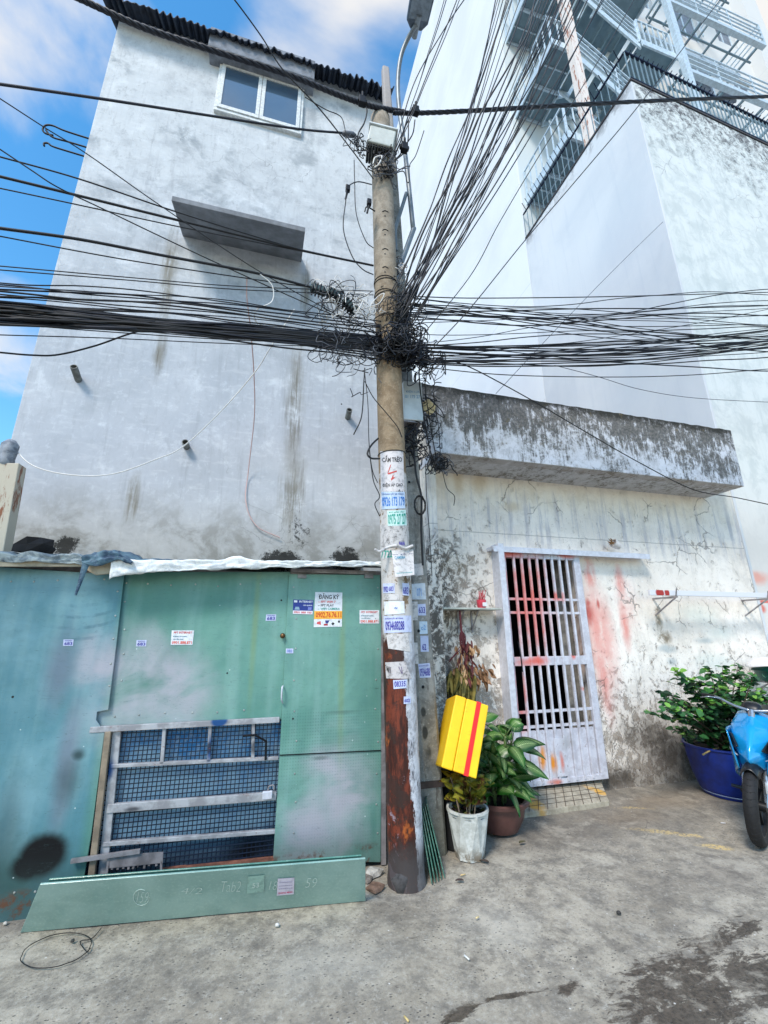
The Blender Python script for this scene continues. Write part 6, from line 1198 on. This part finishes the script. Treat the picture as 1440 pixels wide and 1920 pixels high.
# ------------------------------------------------------------------ motorbike at the right edge
fb_ = oZ(1404, 1606, 0); WR = .275
ang = math.atan2(-.52, -1.0)
bikeM = Matrix.Translation(V((fb_.x+.27, fb_.y+.10, 0))) @ Matrix.Rotation(ang, 4, 'Z') @ Matrix.Rotation(R(-5), 4, 'X')
bike = empty('motorbike', (fb_.x+.6, fb_.y+.3, 0), 'bright blue motorbike parked at the right edge with its front wheel toward the street', 'motorbike')
M_TYR = plain('black_rubber', C(26, 26, 28), .75, 0, .2, 30); M_BKB = plain('black_bike_plastic', C(20, 21, 24), .4, 0, .2); M_CHR = plain('silver_metal', C(170, 174, 180), .25, .8, .1)
mbl = Mat('bright_blue_paint'); nb2 = mbl.noise(5, 3); mbl = mbl.done(mbl.mix(mbl.ss(nb2, .3, .7), C(14, 140, 208), C(28, 164, 228)), .2, .25, None, .1, .01, .5, Coat_Weight=.8, Coat_Roughness=.06); M_STK = plain('silver_decal', C(200, 206, 212), .3, .3, .1)
rotx = Matrix.Rotation(R(90), 3, 'X')
def wheel(cx, nm):
    p = []
    for k_ in range(13):
        a = -math.pi*.5+math.pi*k_/12; p.append((WR-.042+.046*math.cos(a), .046*math.sin(a)))
    w_ = MB(bikeM); w_.lathe([(WR-.075, -.03)]+p+[(WR-.075, .03), (WR-.08, .0), (WR-.075, -.03)], (cx, 0, WR), 48, rotx)
    for k_ in range(36):
        a = k_*math.pi/18
        for s_ in (-1, 1): w_.bar((cx+(WR+.0035)*math.cos(a), 0.004*s_, WR+(WR+.0035)*math.sin(a)), (cx+(WR-.012)*math.cos(a+.07), .033*s_, WR+(WR-.012)*math.sin(a+.07)), .008, .006)
    wo = empty(nm, (0, 0, 0), None, None); wo.parent = bike; w_.build('tyre', M_TYR, wo, smooth='auto')
    r_ = MB(bikeM).lathe([(WR-.078, -.032), (WR-.06, -.034), (WR-.06, -.028), (WR-.085, 0), (WR-.06, .028), (WR-.06, .034), (WR-.078, .032)], (cx, 0, WR), 40, rotx)
    for k_ in range(5):
        a = k_*2*math.pi/5+.3; r_.bar((cx+.03*math.cos(a), 0, WR+.03*math.sin(a)), (cx+(WR-.075)*math.cos(a), 0, WR+(WR-.075)*math.sin(a)), .028, .02)
    r_.tube([(cx, -.06, WR), (cx, .06, WR)], .035, 14); r_.build('rim', M_BKB, wo, smooth='auto'); return wo
# local +X points forward; front hub at x=0
wheel(0, 'front_wheel'); wheel(-1.24, 'rear_wheel')
f_ = MB(bikeM)
for s_ in (-1, 1): f_.tube([(0, .065*s_, WR), (-.13, .065*s_, WR+.36), (-.16, .05*s_, WR+.45)], .018, 10)
f_.tube([(-.16, 0, WR+.43), (-.25, 0, WR+.66)], .024, 10); f_.build('fork', M_CHR, bike, smooth='auto')
fe = MB(bikeM)
fe.grid(lambda u, v: ((WR+.03)*math.cos(R(62+80*u)), (v-.5)*(.13-.03*abs(u-.5)), WR+(WR+.035-.06*(abs(v-.5)*2)**2)*math.sin(R(62+80*u))), 20, 8, False); fe.build('front_fender', M_BKB, bike, smooth=True, solid=.004)
MB(bikeM).lathe([(0, .02), (.02, .018), (.032, 0), (0, -.002)], (.02, .085, WR+.17), 14, Matrix.Rotation(R(-90), 3, 'X')).box(-.03, .05, .072, .10, WR+.11, WR+.19).build('reflector', M_STK, bike, smooth='auto', bevel=.004)
def hull(secs, name, mat, sub=2, smooth=True):   # secs: list of (x, ycenter, z, half width, half height)
    m = MB(bikeM); n = 16; vs = []
    for (x, y, z, hw, hh) in secs:
        for k_ in range(n):
            a = 2*math.pi*k_/n; ca, sa = math.cos(a), math.sin(a); vs.append((x, y+hw*math.copysign(abs(ca)**.8, ca), z+hh*math.copysign(abs(sa)**.8, sa)))
    L = len(secs); m.add(vs, [(i*n+k_, i*n+(k_+1) % n, (i+1)*n+(k_+1) % n, (i+1)*n+k_) for i in range(L-1) for k_ in range(n)]+[tuple(range(n-1, -1, -1)), tuple((L-1)*n+k_ for k_ in range(n))]); return m.build(name, mat, bike, smooth=smooth)
fr_ = MB(bikeM)
for s_ in (-1, 1):   # faceted front cowl: beak, cheek and brow panels
    K = {'tip': (.14, 0, .62), 'nose': (.10, 0, .72), 'brow': (-.04, 0, .86), 'top': (-.24, 0, .97), 'ck1': (.04, .10, .66), 'ck2': (-.04, .17, .74), 'ck3': (-.14, .20, .84), 'ck4': (-.28, .15, .93), 'lo1': (.0, .10, .56), 'lo2': (-.12, .19, .60), 'lo3': (-.28, .20, .68), 'bt': (-.02, 0, .52), 'bk': (-.34, .17, .80)}
    g3 = lambda *n_: [V((K[q][0]-.05, K[q][1]*s_*.72, K[q][2]-.03)) for q in (n_ if s_ > 0 else n_[::-1])]
    for f4_ in (('tip', 'nose', 'ck1'), ('nose', 'brow', 'ck2', 'ck1'), ('brow', 'top', 'ck4', 'ck3'), ('brow', 'ck3', 'ck2'), ('tip', 'ck1', 'lo1', 'bt'), ('ck1', 'ck2', 'lo2', 'lo1'), ('ck2', 'ck3', 'lo3', 'lo2'), ('ck3', 'ck4', 'bk', 'lo3'), ('lo1', 'lo2', 'bt')): fr_.face(g3(*f4_))
o_f = fr_.build('front_fairing', mbl, bike, smooth=True)
import bmesh
bm_ = bmesh.new(); bm_.from_mesh(o_f.data); bmesh.ops.remove_doubles(bm_, verts=bm_.verts, dist=.0005); bmesh.ops.recalc_face_normals(bm_, faces=bm_.faces); bm_.to_mesh(o_f.data); bm_.free()
sb = o_f.modifiers.new('sub', 'SUBSURF'); sb.levels = sb.render_levels = 2
for e_ in o_f.data.edges: pass
at_ = o_f.data.attributes.new('crease_edge', 'FLOAT', 'EDGE')
for i_ in range(len(o_f.data.edges)): at_.data[i_].value = .75
so = o_f.modifiers.new('so', 'SOLIDIFY'); so.thickness = .006
for s_ in (-1, 1):
    m = MB(bikeM); m.grid(lambda u, v: (-.02-.34*u+.03*v, s_*(.135+.03*math.sin(u*3)-.05*(1-v)*(1-u)), .66-.30*(1-v)*(.5+.5*u)+.12*v), 12, 8, False); m.build('leg_shield', mbl, bike, smooth=True, solid=.008)
    m = MB(bikeM); m.prism([(.015, s_*.065, .675), (-.07, s_*.112, .755), (-.14, s_*.138, .745), (-.05, s_*.108, .65)], (.016, s_*.014, .004)); m.build('headlight', M_BKB, bike, bevel=.006)
    m = MB(bikeM); m.prism([(-.01, s_*.082, .605), (-.13, s_*.140, .635), (-.25, s_*.156, .71), (-.14, s_*.146, .615)], (.008, s_*.01, .002)); m.build('silver_stripe', M_STK, bike)
    m = MB(bikeM); m.tube(spline([(-.24, 0, .93), (-.26, .12*s_, .95), (-.30, .24*s_, .99), (-.36, .34*s_, .985)], 5), .011, 8); m.build('handlebar', M_CHR, bike, smooth=True)
    MB(bikeM).tube([(-.31, .25*s_, .99), (-.37, .36*s_, .985)], .017, 10).build('grip', M_BKB, bike, smooth='auto')
    MB(bikeM).tube(spline([(-.28, .2*s_, .985), (-.19, .27*s_, 1.0), (-.2, .34*s_, .98)], 4), .005, 6).build('brake_lever', M_CHR, bike, smooth=True)
hull([(-.24, 0, .93, .04, .02), (-.28, 0, .95, .07, .04), (-.34, 0, .96, .06, .035), (-.38, 0, .95, .03, .02)], 'handlebar_cover', M_BKB)
hull([(-.28, 0, .56, .07, .22), (-.42, 0, .45, .09, .12), (-.6, 0, .42, .10, .11), (-.8, 0, .52, .11, .13), (-1.1, 0, .66, .12, .10), (-1.45, 0, .76, .08, .06), (-1.55, 0, .80, .03, .03)], 'body', mbl)
hull([(-.58, 0, .70, .06, .03), (-.7, 0, .74, .12, .05), (-1.0, 0, .77, .13, .05), (-1.35, 0, .82, .11, .04), (-1.45, 0, .83, .05, .02)], 'seat', M_BKB)
hull([(-.35, 0, .33, .05, .05), (-.5, 0, .30, .12, .09), (-.75, 0, .28, .13, .10), (-.95, 0, .29, .06, .05)], 'engine', M_CHR)
MB(bikeM).bar((-.8, .09, .28), (-1.24, .09, WR), .05).bar((-.8, -.09, .28), (-1.24, -.09, WR), .05).tube([(-.6, -.16, .2), (-1.0, -.17, .25), (-1.4, -.18, .36)], .04, 12).tube([(-.75, .12, .22), (-.62, .26, .01)], .012, 6).tube([(-.5, -.24, .24), (-.5, .24, .24)], .014, 8).build('swingarm', M_BKB, bike, smooth='auto')
# ------------------------------------------------------------------ litter
lt_ = [(862, 1652, (70, 56, 50), 'dark dead leaf on the concrete near the white pot'), (868, 1640, (196, 170, 120), 'tiny straw coloured scrap beside the dead leaf'), (895, 1720, (206, 186, 140), 'short cigarette end in the middle of the pavement'), (875, 1795, (226, 226, 224), 'sliver of white paper on the pavement'), (822, 1598, (60, 56, 50), 'small black leaf beside the foot of the white pot'), (762, 1910, (214, 190, 130), 'cigarette end near the bottom edge of the picture'), (520, 1735, (200, 198, 194), 'pale pebble in front of the glass sheets'), (1160, 1712, (54, 52, 50), 'black speck of litter right of the centre'), (908, 1616, (66, 54, 46), 'dried leaf under the rim of the brown pot'), (979, 1580, (80, 76, 50), 'fallen leaf hanging in front of the brown pot'), (1356, 1543, (206, 204, 206), 'white scrap on the ground by the blue tub'), (10, 1732, (196, 190, 180), 'pale stone against the bottom of the blue panel'), (136, 1765, (60, 60, 58), 'small dark pebble inside the wire loop')]
for i, (px, py, col, lab) in enumerate(lt_):
    c = oZ(px, py, .006); m = MB(); s_ = rnd.uniform(.012, .02); a = rnd.uniform(0, 3.1); d = V((math.cos(a), math.sin(a), 0)); n = V((-d.y, d.x, 0))
    if 'cigarette' in lab or 'sliver' in lab or 'scrap' in lab: m.tube([c-d*s_, c+d*s_], .004, 8); nm = 'litter'
    elif 'leaf' in lab: leaf(m, c-d*s_*1.6, d+V((0, 0, .15)), (0, 0, 1), s_*3.4, s_*.9, .1, .4); nm = 'fallen_leaf'
    else: m.lathe([(0, -.004), (s_*.7, -.002), (s_*.6, .008), (0, .012)], c, 7, None, lambda k, z: 1+.2*math.sin(k*2.3)); nm = 'pebble'
    m.build(nm, plain(nm, C(*col), .85, 0, .2), smooth=True, label=lab, cat='litter')
